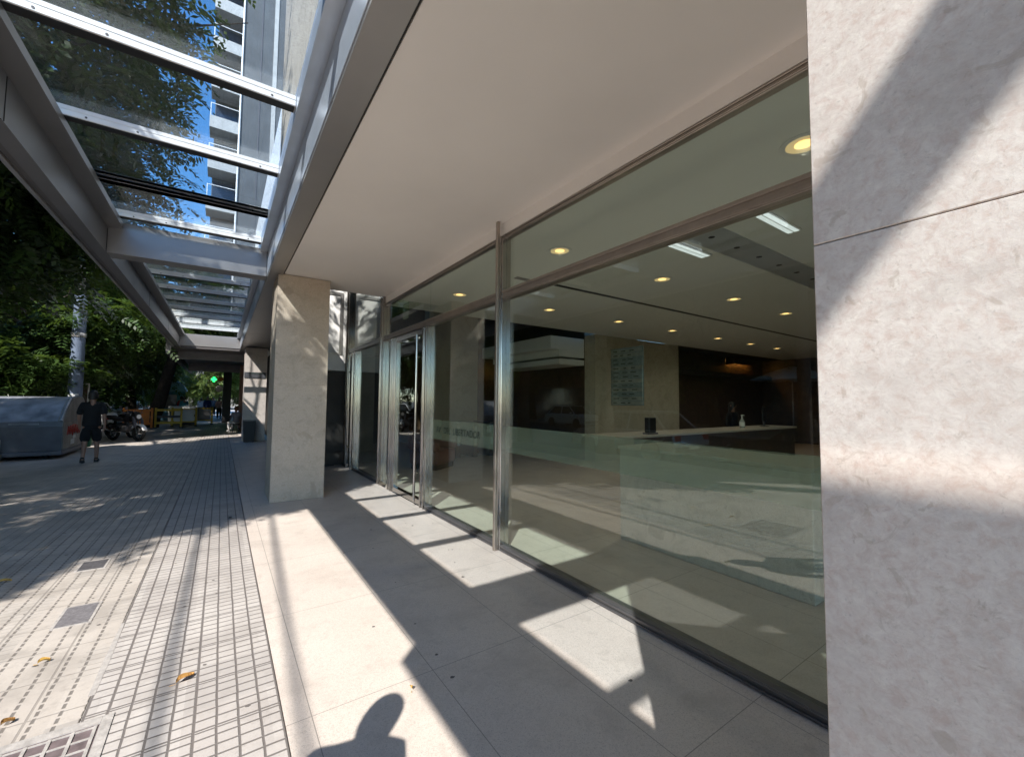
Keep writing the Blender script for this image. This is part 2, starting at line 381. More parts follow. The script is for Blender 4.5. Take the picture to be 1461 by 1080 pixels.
def link(name, data, parent=None):
    o = bpy.data.objects.new(name, data); COL.objects.link(o)
    if parent: o.parent = parent
    return o
def tag(o, label=None, cat=None, group=None, kind=None):
    if label: o['label'] = label
    if cat: o['category'] = cat
    if group: o['group'] = group
    if kind: o['kind'] = kind
    return o
def thing(name, label, cat, loc=(0, 0, 0), rz=0, group=None):
    o = link(name, None); o.location = loc; o.rotation_euler = (0, 0, rz); o.empty_display_size = .2
    return tag(o, label, cat, group)
def struct(name, mb, m): return tag(mb.build(name, m), kind='structure')
def copy_tree(o, parent=None):
    c = o.copy(); COL.objects.link(c)
    if parent: c.parent = parent; c.matrix_parent_inverse = o.matrix_parent_inverse.copy()
    for ch in list(o.children): copy_tree(ch, c)
    return c
def text_mesh(name, body, size, m, parent, mw, depth=.001, sx=1.0):
    cu = bpy.data.curves.new(name, 'FONT'); cu.body = body; cu.size = size; cu.extrude = depth; cu.align_x = 'LEFT'; cu.align_y = 'CENTER'
    t = bpy.data.objects.new(name, cu); COL.objects.link(t)
    bpy.context.view_layer.update()
    me = bpy.data.meshes.new_from_object(t.evaluated_get(bpy.context.evaluated_depsgraph_get()))
    bpy.data.objects.remove(t); bpy.data.curves.remove(cu)
    me.transform(Matrix.Diagonal((sx, 1, 1, 1))); me.transform(mw); me.materials.clear(); me.materials.append(M[m])
    return link(name, me, parent)

# ------------------------------------------------------------------ ground
struct('ground', MB().box(-300, 300, -150, 500, -.6, -.22), 'earth')
struct('road', MB().box(-16.5, -5.05, -60, 300, -.3, -.13), 'asphalt')
for sx0, sx1, nm in ((-5.05, -4.85, 'kerb'),):
    struct(nm, MB().box(sx0, sx1, -60, 62, -.25, .0, .01), 'concrete')
struct('pavement', MB().box(-4.85, -.525, -12, 62, -.2, 0), 'dashed')
struct('ribbed_pavement', MB().box(-.521, .32, -12, 62, -.2, .001), 'ribbed')
struct('forecourt_floor', MB().box(.325, 2.56, -12, 11.1, -.2, .002), 'floor')
struct('lobby_floor', MB().box(2.66, 20, -6, 16, -.2, .003), 'floor')
struct('shopfront_floor', MB().box(.325, 1.5, 11.105, 62, -.2, .002), 'floor')
struct('opposite_pavement', MB().box(-21.5, -16.5, -60, 120, -.25, 0), 'concrete')
struct('road_line', MB().box(-10.85, -10.73, -40, 200, -.129, -.125), 'white')
struct('plaza', MB().box(-5.05, 30, 62.01, 140, -.25, -.01), 'concrete')

# ------------------------------------------------------------------ stone pillars
def pillar(label, x0, x1, y0, y1, top, joints, stone='pillar'):
    t = thing('stone_pillar', label, 'pillar', (x0, y0, 0))
    mb = MB(); zs = [0.006] + joints + [top]
    for a, b in zip(zs[:-1], zs[1:]): mb.box(0, x1 - x0, 0, y1 - y0, a + .0008, b - .0008, .0012)
    mb.build('cladding', stone, t)
    MB().box(.012, x1 - x0 - .012, .012, y1 - y0 - .012, 0, top - .004).build('core', 'pillar_core', t)
    return t
pillar('cream marble pillar close at the right edge of the picture with diagonal sun stripes', .705, 1.49, -.62, .247, 3.645, [1.851])
pillar('cream marble pillar between pavement and glass entrance with small leaf-shaped sun spots', .675, 1.457, 7.6, 8.46, 3.64, [1.86], 'pillar_warm_bounce')
p2 = pillar('sunlit farther pillar with a grey name strip and a black box at its foot', .70, 1.44, 19.1, 19.95, 3.62, [])
MB().box(-.012, .70, -.03, .001, 2.44, 2.66, .004).build('name_strip', 'iron', p2)
MB().box(.12, .60, -.036, -.031, 2.60, 2.635).build('strip_lettering', 'ink', p2)

# ------------------------------------------------------------------ canopy
can = thing('street_canopy', 'long grey metal canopy with glass roof panes over the pavement', 'canopy', (-.4, 8, 3.6))
def cpart(name, mb, m, parent=can, **kw):
    o = mb.build(name, m, parent, **kw)
    for q in mb.last: q.matrix_parent_inverse = Matrix.Translation((.4, -8, -3.6))
    return o
Y0, Y1 = -4.2, 20.3
cpart('fascia', MB().prism_y([(-1.40, 3.645), (-1.40, 4.0), (-1.24, 4.02), (-1.24, 4.10), (-1.66, 4.10), (-1.66, 3.70), (-1.53, 3.70), (-1.53, 3.645)], Y0, Y1 + .6), 'fascia')
cpart('fascia_lip', MB().prism_y([(-1.64, 3.645), (-1.645, 3.698), (-1.60, 3.698), (-1.60, 3.645)], Y0, Y1 + .6), 'alu')
cpart('fascia_groove', MB().box(-1.598, -1.532, Y0, Y1 + .6, 3.665, 3.698), 'alu_dark')
cpart('fascia_box', MB().box(-1.78, -1.662, Y0, -.15, 3.645, 4.1, .004), 'fascia')
mbj = MB()
for y in (-.2, 4.6, 7.95, 12.2, 16.3): mbj.box(-1.402, -1.396, y - .004, y + .004, 3.65, 3.99)
cpart('fascia_seam', mbj, 'black')
cpart('edge_beam', MB().prism_y([(.545, 3.62), (.545, 4.28), (.74, 4.28), (.74, 3.62)], Y0, Y1 + .6), 'beam')
cpart('far_soffit', MB().box(.742, 1.62, 8.62, 20.3, 3.645, 3.75), 'beam')
cpart('shadow_gap', MB().box(.741, .764, Y0, 8.2, 3.66, 3.80), 'black')
cpart('gutter', MB().prism_y([(.43, 4.06), (.43, 4.26), (.445, 4.26), (.445, 4.075), (.544, 4.075), (.544, 4.06)], Y0, Y1), 'alu_blue')
cpart('flashing', MB().box(.538, .5435, Y0, Y1, 3.66, 4.05), 'alu_blue')
for y in (-.2, 7.95, 20.2):
    cpart('cross_beam', MB().box(-1.398, .536, y, y + .30, 3.645, 4.10, .006), 'beam')
ys = [-4.17, -2.87, -1.57] + [1.3 * k for k in range(6)] + [6.5, 7.70] + [8.30 + 1.3 * k for k in range(9)]
for y in ys:
    cpart('glazing_bar', MB().box(-1.36, .428, y, y + .11, 4.116, 4.157, .003).box(-1.36, .428, y + .004, y + .106, 4.158, 4.166).box(-1.36, .428, y, y + .11, 4.167, 4.206, .003), 'alu_light')
    cpart('bar_underside', MB().box(-1.34, .42, y + .012, y + .098, 4.110, 4.1155), 'black')  # black strip along the underside of the bar
    b = MB()
    for x in (-1.1, -.75, .25):
        b.lathe([(.009, y - .003), (.009, y + .001)], (x, 0, 4.137), 8, 'y')
    cpart('screw', b, 'iron')
for a, b in zip(ys[:-1], ys[1:]):
    cpart('glass_pane', MB().box(-1.30, .425, a + .058, b + .052, 4.2075, 4.2195), 'canopyglass')

# ------------------------------------------------------------------ the office building above and behind
bld = thing('office_building', 'stone office building with white soffit over its glass entrance', 'building')
MB().box(.766, 2.575, -5, 8.2, 3.65, 4.25).build('soffit', 'plaster', bld)
MB().box(2.576, 2.66, -5, 8.2, 3.515, 4.25).build('bulkhead', 'plaster', bld)
uw = MB().box(.76, 2.9, -6, 9.1, 4.29, 30); uw.build('upper_wall', 'upper', bld)
MB().box(2.50, 3.0, 9.105, 11.0, 5.3, 30).build('recessed_wall', 'upper', bld)
MB().box(2.70, 20, -6, 8.2, 3.5, 3.62).build('lobby_ceiling', 'ceil', bld)
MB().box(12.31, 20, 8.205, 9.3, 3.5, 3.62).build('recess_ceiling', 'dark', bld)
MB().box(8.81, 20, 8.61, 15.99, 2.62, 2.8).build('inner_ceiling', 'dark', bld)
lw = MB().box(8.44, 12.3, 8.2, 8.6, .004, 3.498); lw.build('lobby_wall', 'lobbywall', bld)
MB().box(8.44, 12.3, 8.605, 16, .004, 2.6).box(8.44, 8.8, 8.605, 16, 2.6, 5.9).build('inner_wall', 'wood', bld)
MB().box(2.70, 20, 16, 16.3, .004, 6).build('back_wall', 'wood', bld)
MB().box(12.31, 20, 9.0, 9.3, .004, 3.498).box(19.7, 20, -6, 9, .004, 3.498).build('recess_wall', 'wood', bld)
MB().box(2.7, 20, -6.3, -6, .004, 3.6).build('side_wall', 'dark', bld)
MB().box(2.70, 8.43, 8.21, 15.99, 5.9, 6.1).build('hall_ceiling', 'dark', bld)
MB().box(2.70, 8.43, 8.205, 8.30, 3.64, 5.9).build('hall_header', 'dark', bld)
MB().box(7.2, 8.435, 8.62, 12.2, 3.05, 3.40).box(7.5, 8.435, 8.62, 12.0, 2.86, 3.045).box(7.5, 8.435, 8.62, 11.8, 2.65, 2.80).build('mezzanine_slab', 'white', bld)
MB().box(5.4, 7.2, 12.5, 12.9, .004, 5.89).box(3.2, 4.0, 13.5, 14.2, .004, 5.89).build('hall_column', 'lobbywall', bld)
MB().box(4.36, 15.5, 5.06, 5.15, 3.4965, 3.4995).build('ceiling_slot', 'black', bld)
MB().box(4.25, 7.9, 2.35, 2.78, 3.4955, 3.4995).build('ceiling_duct_panel', 'alu_blue', bld)
v = MB()
for i in range(6): v.lathe([(.035, 3.4925), (.035, 3.4952)], (4.5 + i * .55, 2.56, 0), 12)
v.build('ceiling_nozzle', 'black', bld)
MB().box(3.6, 4.0, 5.09, 5.20, 3.4935, 3.496).build('ceiling_vent', 'alu_dark', bld)
# joints of the lobby stone
jm = MB()
for z in (1.15, 2.3): jm.box(8.45, 12.29, 8.197, 8.1995, z - .002, z + .002)
jm.build('wall_joint', 'lobbywall', bld)

# ------------------------------------------------------------------ glass facade
fac = thing('glass_facade', 'tinted glass shopfront with polished steel mullions and frosted band', 'glass facade', (2.6, 4, 0))
FI = Matrix.Translation((-2.6, -4, 0))
def fpart(name, mb, m, parent=None, **kw):
    o = mb.build(name, m, fac, **kw)
    for q in mb.last: q.matrix_parent_inverse = FI
    return o
def pane(y0, y1, z0, z1): return fpart('glass_pane', MB().box(2.598, 2.608, y0, y1, z0, z1), 'glass')
for y0, y1 in ((-5, 3.895), (3.97, 5.955), (8.285, 10.10)): pane(y0, y1, .062, 2.765)
for y0, y1 in ((-5, 3.895), (3.97, 6.0), (6.006, 8.09)): pane(y0, y1, 2.865, 3.462)
pane(8.285, 10.72, 2.865, 5.25)
pane(7.66, 8.08, .062, 2.765)
def mull(y0, y1, z1, nm='mullion', m='steel', deep=.055):
    return fpart(nm, MB().box(2.545, 2.66, y0, y1, .0, z1, .003).box(2.545 - .02, 2.5445, y0 + .018, y0 + .040, .0, z1, .002).box(2.545 - .02, 2.5445, y1 - .040, y1 - .018, .0, z1, .002), m)
mull(3.895, 3.97, 3.47); fpart('mullion_fin', MB().box(2.49, 2.524, 3.915, 3.955, .0, 3.648, .003), 'steel_brown')
mull(5.955, 6.13, 2.76); mull(7.47, 7.65, 2.76); mull(8.09, 8.28, 3.643); mull(10.105, 10.40, 2.76); mull(10.95, 11.07, 5.25); mull(10.73, 10.83, 5.25)
def rail(nm, y0, y1, z0, z1, m='steel_brown', x0=2.55, x1=2.655):
    h = z1 - z0
    return fpart(nm, MB().box(x0, x1, y0, y1, z0, z1, .003).box(x0 - .012, x0 - .0005, y0, y1, z0 + h * .08, z0 + h * .34, .002).box(x0 - .012, x0 - .0005, y0, y1, z0 + h * .66, z0 + h * .92, .002), m)
for y0, y1 in ((-5, 3.894), (3.971, 8.089), (8.281, 10.72)): rail('transom', y0, y1, 2.766, 2.864, 'steel_brown' if y0 < 8 else 'alu')
for y0, y1 in ((-5, 3.894), (3.971, 8.089)): rail('head_rail', y0, y1, 3.463, 3.513, 'steel_brown', 2.585, 2.65)
for y0, y1 in ((-5, 3.894), (3.971, 5.954), (8.281, 10.1)): rail('sill_rail', y0, y1, .003, .061, 'alu_dark', 2.552, 2.655)
fb = fpart('frosted_band', MB().box(2.610, 2.6115, -5, 3.893, 1.06, 1.345).box(2.610, 2.6115, 3.972, 5.953, 1.06, 1.345), 'frost')
for wd, yy in (('AV.', 5.70), ('DEL', 5.45), ('LIBERTADOR', 5.16)):
    mw = Matrix.Translation((2.5965, yy, 1.20)) @ Matrix(((0, 0, 1, 0), (-1, 0, 0, 0), (0, 1, 0, 0), (0, 0, 0, 1)))
    tx = text_mesh('lettering', wd, .125, 'ink', fac, mw, .0005, 1.0); tx.matrix_parent_inverse = FI
# doors: leaf > frame strips, pane, handle
def door(y0, y1, handle_y, leaf_m='steel'):
    d = fpart('door', MB().box(2.56, 2.64, y0, y0 + .075, .012, 2.755, .003).box(2.56, 2.64, y1 - .075, y1, .012, 2.755, .003)
              .box(2.56, 2.64, y0 + .0755, y1 - .0755, .012, .095, .003).box(2.56, 2.64, y0 + .0755, y1 - .0755, 2.67, 2.755, .003), leaf_m)
    def sub(nm, mb, m, **kw):
        o = mb.build(nm, m, d, **kw); return o
    sub('door_glass', MB().box(2.596, 2.606, y0 + .076, y1 - .076, .096, 2.669), 'glass')
    sub('handle', MB().tube([(2.50, handle_y, .06), (2.50, handle_y, 2.66)], .021, 12).tube([(2.50, handle_y, .5), (2.56, handle_y, .5)], .012, 8).tube([(2.50, handle_y, 2.3), (2.56, handle_y, 2.3)], .012, 8), 'steel', smooth=True)
    sub('lock', MB().box(2.545, 2.5595, handle_y - .16, handle_y - .10, .98, 1.10, .003), 'steel')
    return d
door(6.135, 7.465, 6.27); door(10.405, 10.725, 10.62)
fpart('floor_closer', MB().box(2.545, 2.63, 7.10, 7.38, .004, .011), 'iron')
fpart('hook_sign', MB().box(2.612, 2.613, 6.95, 7.22, 3.05, 3.33), 'frost')

# ------------------------------------------------------------------ lobby things
rows = {1.23: 'front', 3.9: 'middle', 6.58: 'back'}
ordn = ['first', 'second', 'third', 'fourth', 'fifth', 'sixth', 'seventh']
lx = [3.40, 5.46, 7.55, 9.62, 11.8, 13.7, 15.5]
proto = None
def light_at(x, y, label):
    global proto
    if proto is None:
        proto = thing('ceiling_light', label, 'ceiling light', (0, 0, 3.5), 0, 'recessed lobby ceiling lights')
        MB().lathe([(.115, -.004), (.155, -.004), (.155, -.0005), (.115, -.0005)], n=28, caps=False).build('trim_ring', 'white', proto)
        MB().lathe([(.114, -.003), (.06, .0)], n=28, caps=False).build('reflector', 'bulb_ring', proto)
        MB().lathe([(.059, -.002), (.03, -.006), (.01, -.006)], n=20).build('bulb', 'bulb', proto)
        ld = bpy.data.lights.new('downlight_lamp', 'SPOT'); ld.energy = 8; ld.spot_size = math.radians(150); ld.spot_blend = .8; ld.shadow_soft_size = .05; ld.color = (1.0, .90, .74)
        lo = link('lamp', ld, proto); lo.location = (0, 0, -.02)
        o = proto
    else: o = copy_tree(proto)
    o.location = (x, y, 3.496); o['label'] = label
for y, rn in rows.items():
    for i, x in enumerate(lx):
        if (rn == 'front' and i > 0) or (rn == 'middle' and i > 3): continue
        light_at(x, y, f'round warm lobby downlight, {ordn[i]} from the glass in the {rn} row')
def lin(x0, x1, y, label):
    t = thing('linear_light', label, 'ceiling light', ((x0 + x1) / 2, y, 3.49), 0, 'linear lobby ceiling lights'); h = (x1 - x0) / 2
    MB().box(-h, h, -.075, .075, -.012, .005, .002).build('housing', 'white', t)
    MB().box(-h + .02, h - .02, -.055, -.008, -.016, -.0125).build('lamp_strip', 'tube', t); MB().box(-h + .02, h - .02, .008, .055, -.016, -.0125).build('lamp_strip', 'tube', t)
lin(4.25, 5.02, 2.93, 'white double-strip ceiling light farther from the near pillar'); lin(4.3, 5.05, 1.94, 'white double-strip ceiling light nearer the near pillar')
desk = thing('reception_desk', 'pale stone reception desk block just behind the glass', 'desk', (3.97, 2.45, 0))
MB().box(.0, .75, -1.0, 1.0, .005, 1.06, .006).build('front_block', 'desk', desk)
MB().box(-.012, .8, -1.02, 1.02, 1.062, 1.10, .004).build('desk_top', 'counter', desk)
cnt = thing('reception_counter', 'long dark counter with pale top along the lobby', 'counter', (8.4, 4.9, 0))
MB().box(-2.0, 3.2, -.32, .32, .005, 1.03, .004).build('counter_body', 'wood', cnt)
MB().box(-3.3, 3.25, -.36, .36, 1.032, 1.07, .004).build('counter_top', 'counter', cnt)
sb = thing('sanitizer_bottle', 'clear pump bottle with white label standing on the dark counter', 'bottle', (9.7, 4.88, 1.07))
MB().lathe([(.05, 0), (.055, .02), (.055, .15), (.03, .19), (.02, .20)], n=16).build('bottle_body', 'boardglass2', sb, smooth=True)
MB().lathe([(.0565, .04), (.0565, .13)], n=16, caps=False).build('label_wrap', 'white', sb)
MB().lathe([(.014, .20), (.014, .27), (.03, .275), (.03, .29)], n=10).tube([(0, 0, .285), (.05, -.02, .285), (.06, -.025, .27)], .008, 6).build('pump', 'white', sb)
cr = thing('card_terminal', 'small black box standing at the near end of the counter', 'terminal', (6.2, 4.7, 1.07))
MB().box(-.10, .10, -.05, .05, .03, .29, .01).build('terminal_case', 'black', cr); MB().box(-.13, .13, -.07, .07, 0, .028, .006).build('terminal_foot', 'iron', cr)
sg = thing('directory_board', 'tall bluish directory board of stacked glass strips by the lobby wall', 'sign', (8.98, 7.55, 1.5))
MB().box(-.012, .012, -.55, .55, .04, 1.60).build('board_back', 'boardglass', sg)
st = random.Random(3)
for i in range(13):
    z = .06 + i * .117
    o = MB().box(-.026, -.013, -.54 + st.random() * .02, .53, z, z + .095, .003).build('name_plate', 'boardglass2' if st.random() < .6 else 'boardglass', sg)
    m2 = MB(); y = .45
    for _ in range(3):
        w = .08 + st.random() * .12
        m2.box(-.029, -.0265, y - w, y, z + .035, z + .06); y -= w + .08 + st.random() * .1
    m2.build('plate_lettering', 'ink', o)
nl = thing('wall_niche_light', 'amber glow of the lit niche on the dark lobby wall', 'wall light', (17.6, 8.9, 3.3))
MB().box(-.9, .9, -.25, .09, .10, .16).build('niche_hood', 'wood', nl); MB().box(-.85, .85, -.05, .0, .06, .095).build('niche_lamp', 'niche', nl); MB().box(-.9, .9, -.27, -.252, -.12, .16).box(-.93, -.901, -.27, .09, -.12, .16).build('valance', 'wood', nl)
n2 = thing('wall_niche_light', 'small amber wall lamp deep behind the mezzanine', 'wall light', (7.3, 15.9, 2.9))
MB().box(-.2, .2, -.2, .08, .10, .14).build('niche_hood', 'wood', n2); MB().box(-.15, .15, -.12, -.03, .05, .095).build('niche_lamp', 'niche', n2)
tg = thing('entry_gate', 'dark entry gate with steel post at the back of the lobby', 'gate', (6.4, 11.2, 0))
for i in range(4):
    MB().box(-.9 + i * .55, -.75 + i * .55, -.5, .5, .004, 1.0, .01).build('gate_post', 'black', tg)
    MB().box(-.87 + i * .55, -.78 + i * .55, -.506, -.501, .35, .9).build('gate_panel', 'boardglass', tg)
sofa = thing('armchair', 'low reddish lobby armchair behind the frosted band', 'armchair', (4.3, 9.6, 0), .6)
MB().box(-.45, .45, -.4, .4, .12, .45, .05).box(-.45, .45, .25, .45, .451, .9, .05).box(-.5, -.33, -.4, .3, .452, .65, .04).box(.33, .5, -.4, .3, .452, .65, .04).build('upholstery', mat('maroon_leather', (.13, .05, .04), .5), sofa, smooth=False)
MB().box(-.4, .4, -.35, .35, .004, .118).build('plinth', 'black', sofa)
ms = thing('monitor', 'dark screen on the counter in front of the receptionist', 'monitor', (10.9, 4.95, 1.07), .3)
MB().box(-.28, .28, -.02, .02, .12, .47, .006).build('screen', 'black', ms); MB().box(-.04, .04, -.01, .03, .0, .119).box(-.12, .12, -.09, .09, 0, .012).build('stand', 'iron', ms)

# ------------------------------------------------------------------ return wall and neighbour building
nb = thing('neighbour_building', 'next building with a white front wall and dark shop openings', 'building', (1.5, 11.1, 0))
NI = Matrix.Translation((-1.5, -11.1, 0))
def npart(nm, mb, m):
    o = mb.build(nm, m, nb)
    for q in mb.last: q.matrix_parent_inverse = NI
    return o
npart('return_wall', MB().box(1.5, 2.66, 11.105, 11.4, 2.35, 5.4), 'white')
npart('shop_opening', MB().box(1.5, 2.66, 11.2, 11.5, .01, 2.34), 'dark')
npart('window_frame', MB().box(1.55, 2.45, 11.085, 11.104, 2.75, 2.80).box(1.55, 2.45, 11.085, 11.104, 4.25, 4.32).box(2.38, 2.45, 11.085, 11.104, 2.801, 4.249), 'alu')
npart('front_wall', MB().box(1.5, 1.9, 11.405, 50, 3.6, 13), 'white')
npart('shop_front', MB().box(1.7, 1.9, 11.51, 50, .01, 3.59), 'dark')  # near-black colour stands for the shade on the shop front
npart('brown_pier', MB().box(.80, 1.49, 27.5, 28.2, .004, 3.5, .01), mat('brown_tile', (.30, .155, .115), .6, noise=(8, .12)))
npart('black_pier', MB().box(.06, .55, 35.2, 35.8, .004, 3.5, .01), 'black')
npart('awning', MB().box(-1.85, 1.49, 20.95, 36.5, 3.62, 4.05).box(-1.85, -1.7, 20.95, 36.5, 3.35, 3.619).box(-1.6, 1.4, 22.5, 22.8, 3.3, 3.619).box(-1.6, 1.4, 30, 30.3, 3.2, 3.619), 'alu_dark')

# ------------------------------------------------------------------ tower seen through the canopy
tw = thing('apartment_tower', 'tall apartment tower with white balcony bands and blank grey side wall', 'building', (2, 33, 0))
TI = Matrix.Translation((-2, -33, 0))
def tpart(nm, mb, m):
    o = mb.build(nm, m, tw)
    for q in mb.last: q.matrix_parent_inverse = TI
    return o
M['towergrey'] = mat('tower_render', (.105, .115, .125), .85, noise=(.8, .18, 7), bump=(6, .4))
M['towerwhite'] = mat('tower_white', (.46, .46, .45), .8, noise=(2, .08))
M['towerglass'] = mat('tower_glass', (.04, .055, .085), .12, 0, .7)
tpart('side_wall', MB().box(.26, 7, 33, 46, 4.1, 46), 'towergrey')
tpart('core_wall', MB().box(-1.1, .25, 34.4, 46, 4.1, 46), 'towergrey')
tpart('drain_pipe', MB().tube([(.30, 32.93, 4.1), (.30, 32.93, 46)], .055, 8), 'alu_light')
tpart('wall_strip', MB().box(2.1, 2.35, 32.95, 32.999, 4.1, 46), 'towerwhite')
tpart('wall_strip', MB().box(1.35, 1.42, 32.97, 32.999, 4.1, 46), 'alu_dark')
for k in range(14):
    z = 8.4 + 2.72 * k
    tpart('balcony_band', MB().box(-1.32, .255, 32.9, 33.0, z, z + .80, .01).box(-1.32, -1.2, 33.001, 34.39, z, z + .80).box(-1.19, .255, 33.001, 34.39, z, z + .14), 'towerwhite')
    tpart('window', MB().box(-1.05, .2, 34.36, 34.395, z + .9, z + 2.5), 'towerglass')
    tpart('railing', MB().box(-1.30, .25, 32.94, 32.97, z + 1.62, z + 1.66).box(-1.30, -1.26, 32.94, 32.97, z + .801, z + 1.619), 'alu_light')

# ------------------------------------------------------------------ pavement details
def cover(nm, label, x0, x1, y0, y1, m='iron'):
    t = thing(nm, label, 'cover', ((x0 + x1) / 2, (y0 + y1) / 2, 0))
    w, h = (x1 - x0) / 2, (y1 - y0) / 2
    MB().box(-w, w, -h, h, -.01, .004).build('plate', m, t)
    MB().box(-w - .018, -w - .001, -h - .018, h + .018, -.01, .003).box(w + .001, w + .018, -h - .018, h + .018, -.01, .003).box(-w, w, -h - .018, -h - .001, -.01, .003).box(-w, w, h + .001, h + .018, -.01, .003).build('frame', 'patch', t)
    return t
M['plate'] = mat('cover_plate', (.17, .16, .165), .6, .1, noise=(35, .25, 7), bump=(90, .3))
cover('utility_cover', 'grey utility cover plate in sun, nearer of the two small ones', -.91, -.735, 4.32, 4.67, 'plate')
cover('utility_cover', 'dark utility cover plate at the edge of the tree shadow', -1.05, -.87, 5.60, 5.86)
gr = thing('drain_grate', 'rusty square drain cover with grid at the bottom left corner', 'drain cover', (-.75, 2.66, 0))
g = MB()
for i in range(9): g.box(-.33 + i * .078, -.316 + i * .078, -.28, .28, .0, .007)
for i in range(8): g.box(-.33, .308, -.28 + i * .078, -.268 + i * .078, .0, .0055)
g.build('grid', 'patch', gr); MB().box(-.34, .315, -.29, .29, -.02, .0025).build('pan', mat('rusty_iron', (.13, .10, .10), .7, noise=(20, .3)), gr)
MB().box(-.40, -.341, -.35, .35, -.02, .006).box(.316, .36, -.35, .35, -.02, .006).box(-.34, .315, .291, .35, -.02, .006).box(-.34, .315, -.35, -.291, -.02, .006).build('frame', 'patch', gr)
MBp = MB().add([(-.535, 3.25, .0022), (-.508, 3.25, .0022), (-.505, 3.7, .0022), (-.512, 4.15, .0022), (-.53, 4.15, .0022), (-.538, 3.6, .0022)], [(0, 1, 2, 3, 4, 5)])
struct('pavement_patch', MBp, 'patch')
def leaf(x, y, rz, s, m, label):
    vs = []; fs = []; n = 8
    for i in range(n + 1):
        t = i / n; w = .5 * math.sin(PI * t) ** .8 * (1 - .25 * t); zc = .006 + .012 * math.sin(3 * t + rz)
        vs += [(t - .5, -w * .5, zc + .012), (t - .5, 0, zc), (t - .5, w * .5, zc + .016)]
    for i in range(n):
        for k in (0, 1): fs.append((i * 3 + k, i * 3 + k + 1, i * 3 + k + 4, i * 3 + k + 3))
    vs = [(a * s, b * s, c + .002) for a, b, c in vs]
    mb = MB().add(vs, fs).tube([(-.5 * s, 0, .008), (-.8 * s, .1 * s, .012)], .0015, 5)
    o = mb.build('fallen_leaf', m); o.location = (x, y, 0); o.rotation_euler = (0, 0, rz)
    tag(o, label, 'leaf', 'fallen leaves on the ground')
leaf(-.83, 3.80, .5, .055, 'leaf_yellow', 'bright yellow fallen leaf on the dashed tiles near the sunlit cover')
leaf(-.11, 3.13, .6, .10, 'leaf_brown', 'larger curled brown leaf lying on the ribbed tiles')
leaf(.94, 2.33, 1.3, .05, 'leaf_yellow', 'small yellow leaf at the shadow edge on the stone floor')
leaf(-1.50, 5.60, .3, .09, 'leaf_yellow', 'fallen yellow leaf in tree shade at the left edge')
leaf(-.81, 3.20, .9, .06, 'leaf_brown', 'small brown leaf on the dashed tiles near the drain grate')
leaf(.16, 6.95, 1.9, .10, 'iron', 'dark dry leaf in shade at the rim of the ribbed tiles')

gm = MB(); gr_ = random.Random(12)
for i in range(70):
    x, y = gr_.uniform(-1.6, 2.4), gr_.uniform(1.2, 9.5)
    r_ = gr_.uniform(.006, .016); z = .0045 if x > .33 else .0035
    n_ = 9; ph = gr_.random() * 6; e_ = gr_.uniform(.6, 1)
    gm.add([(x + r_ * (1 + .25 * math.sin(3 * a + ph)) * math.cos(a), y + r_ * e_ * (1 + .2 * math.cos(2 * a + ph)) * math.sin(a), z) for a in [2 * PI * k / n_ for k in range(n_)]], [tuple(range(n_))])
tag(gm.build('gum_spots', mat('trodden_gum', (.13, .115, .105), .9)), kind='stuff')
# ------------------------------------------------------------------ people
def skin_mesh(name, J, E, m, parent, sub=1):
    me = bpy.data.meshes.new(name); keys = list(J)
    me.from_pydata([J[k][0] for k in keys], [(keys.index(a), keys.index(b)) for a, b in E], [])
    o = bpy.data.objects.new(name, me); COL.objects.link(o)
    o.modifiers.new('skin', 'SKIN'); o.modifiers['skin'].use_smooth_shade = True; o.modifiers['skin'].branch_smoothing = .3
    sv = me.skin_vertices[0].data
    for i, k in enumerate(keys):
        r = J[k][1]; sv[i].radius = r if isinstance(r, tuple) else (r, r); sv[i].use_root = (i == 0)
    s = o.modifiers.new('sub', 'SUBSURF'); s.levels = sub; s.render_levels = sub
    bpy.context.view_layer.update()
    nm = bpy.data.meshes.new_from_object(o.evaluated_get(bpy.context.evaluated_depsgraph_get()))
    bpy.data.objects.remove(o); bpy.data.meshes.remove(me)
    nm.materials.clear(); nm.materials.append(M[m]); nm.name = name
    return link(name, nm, parent)

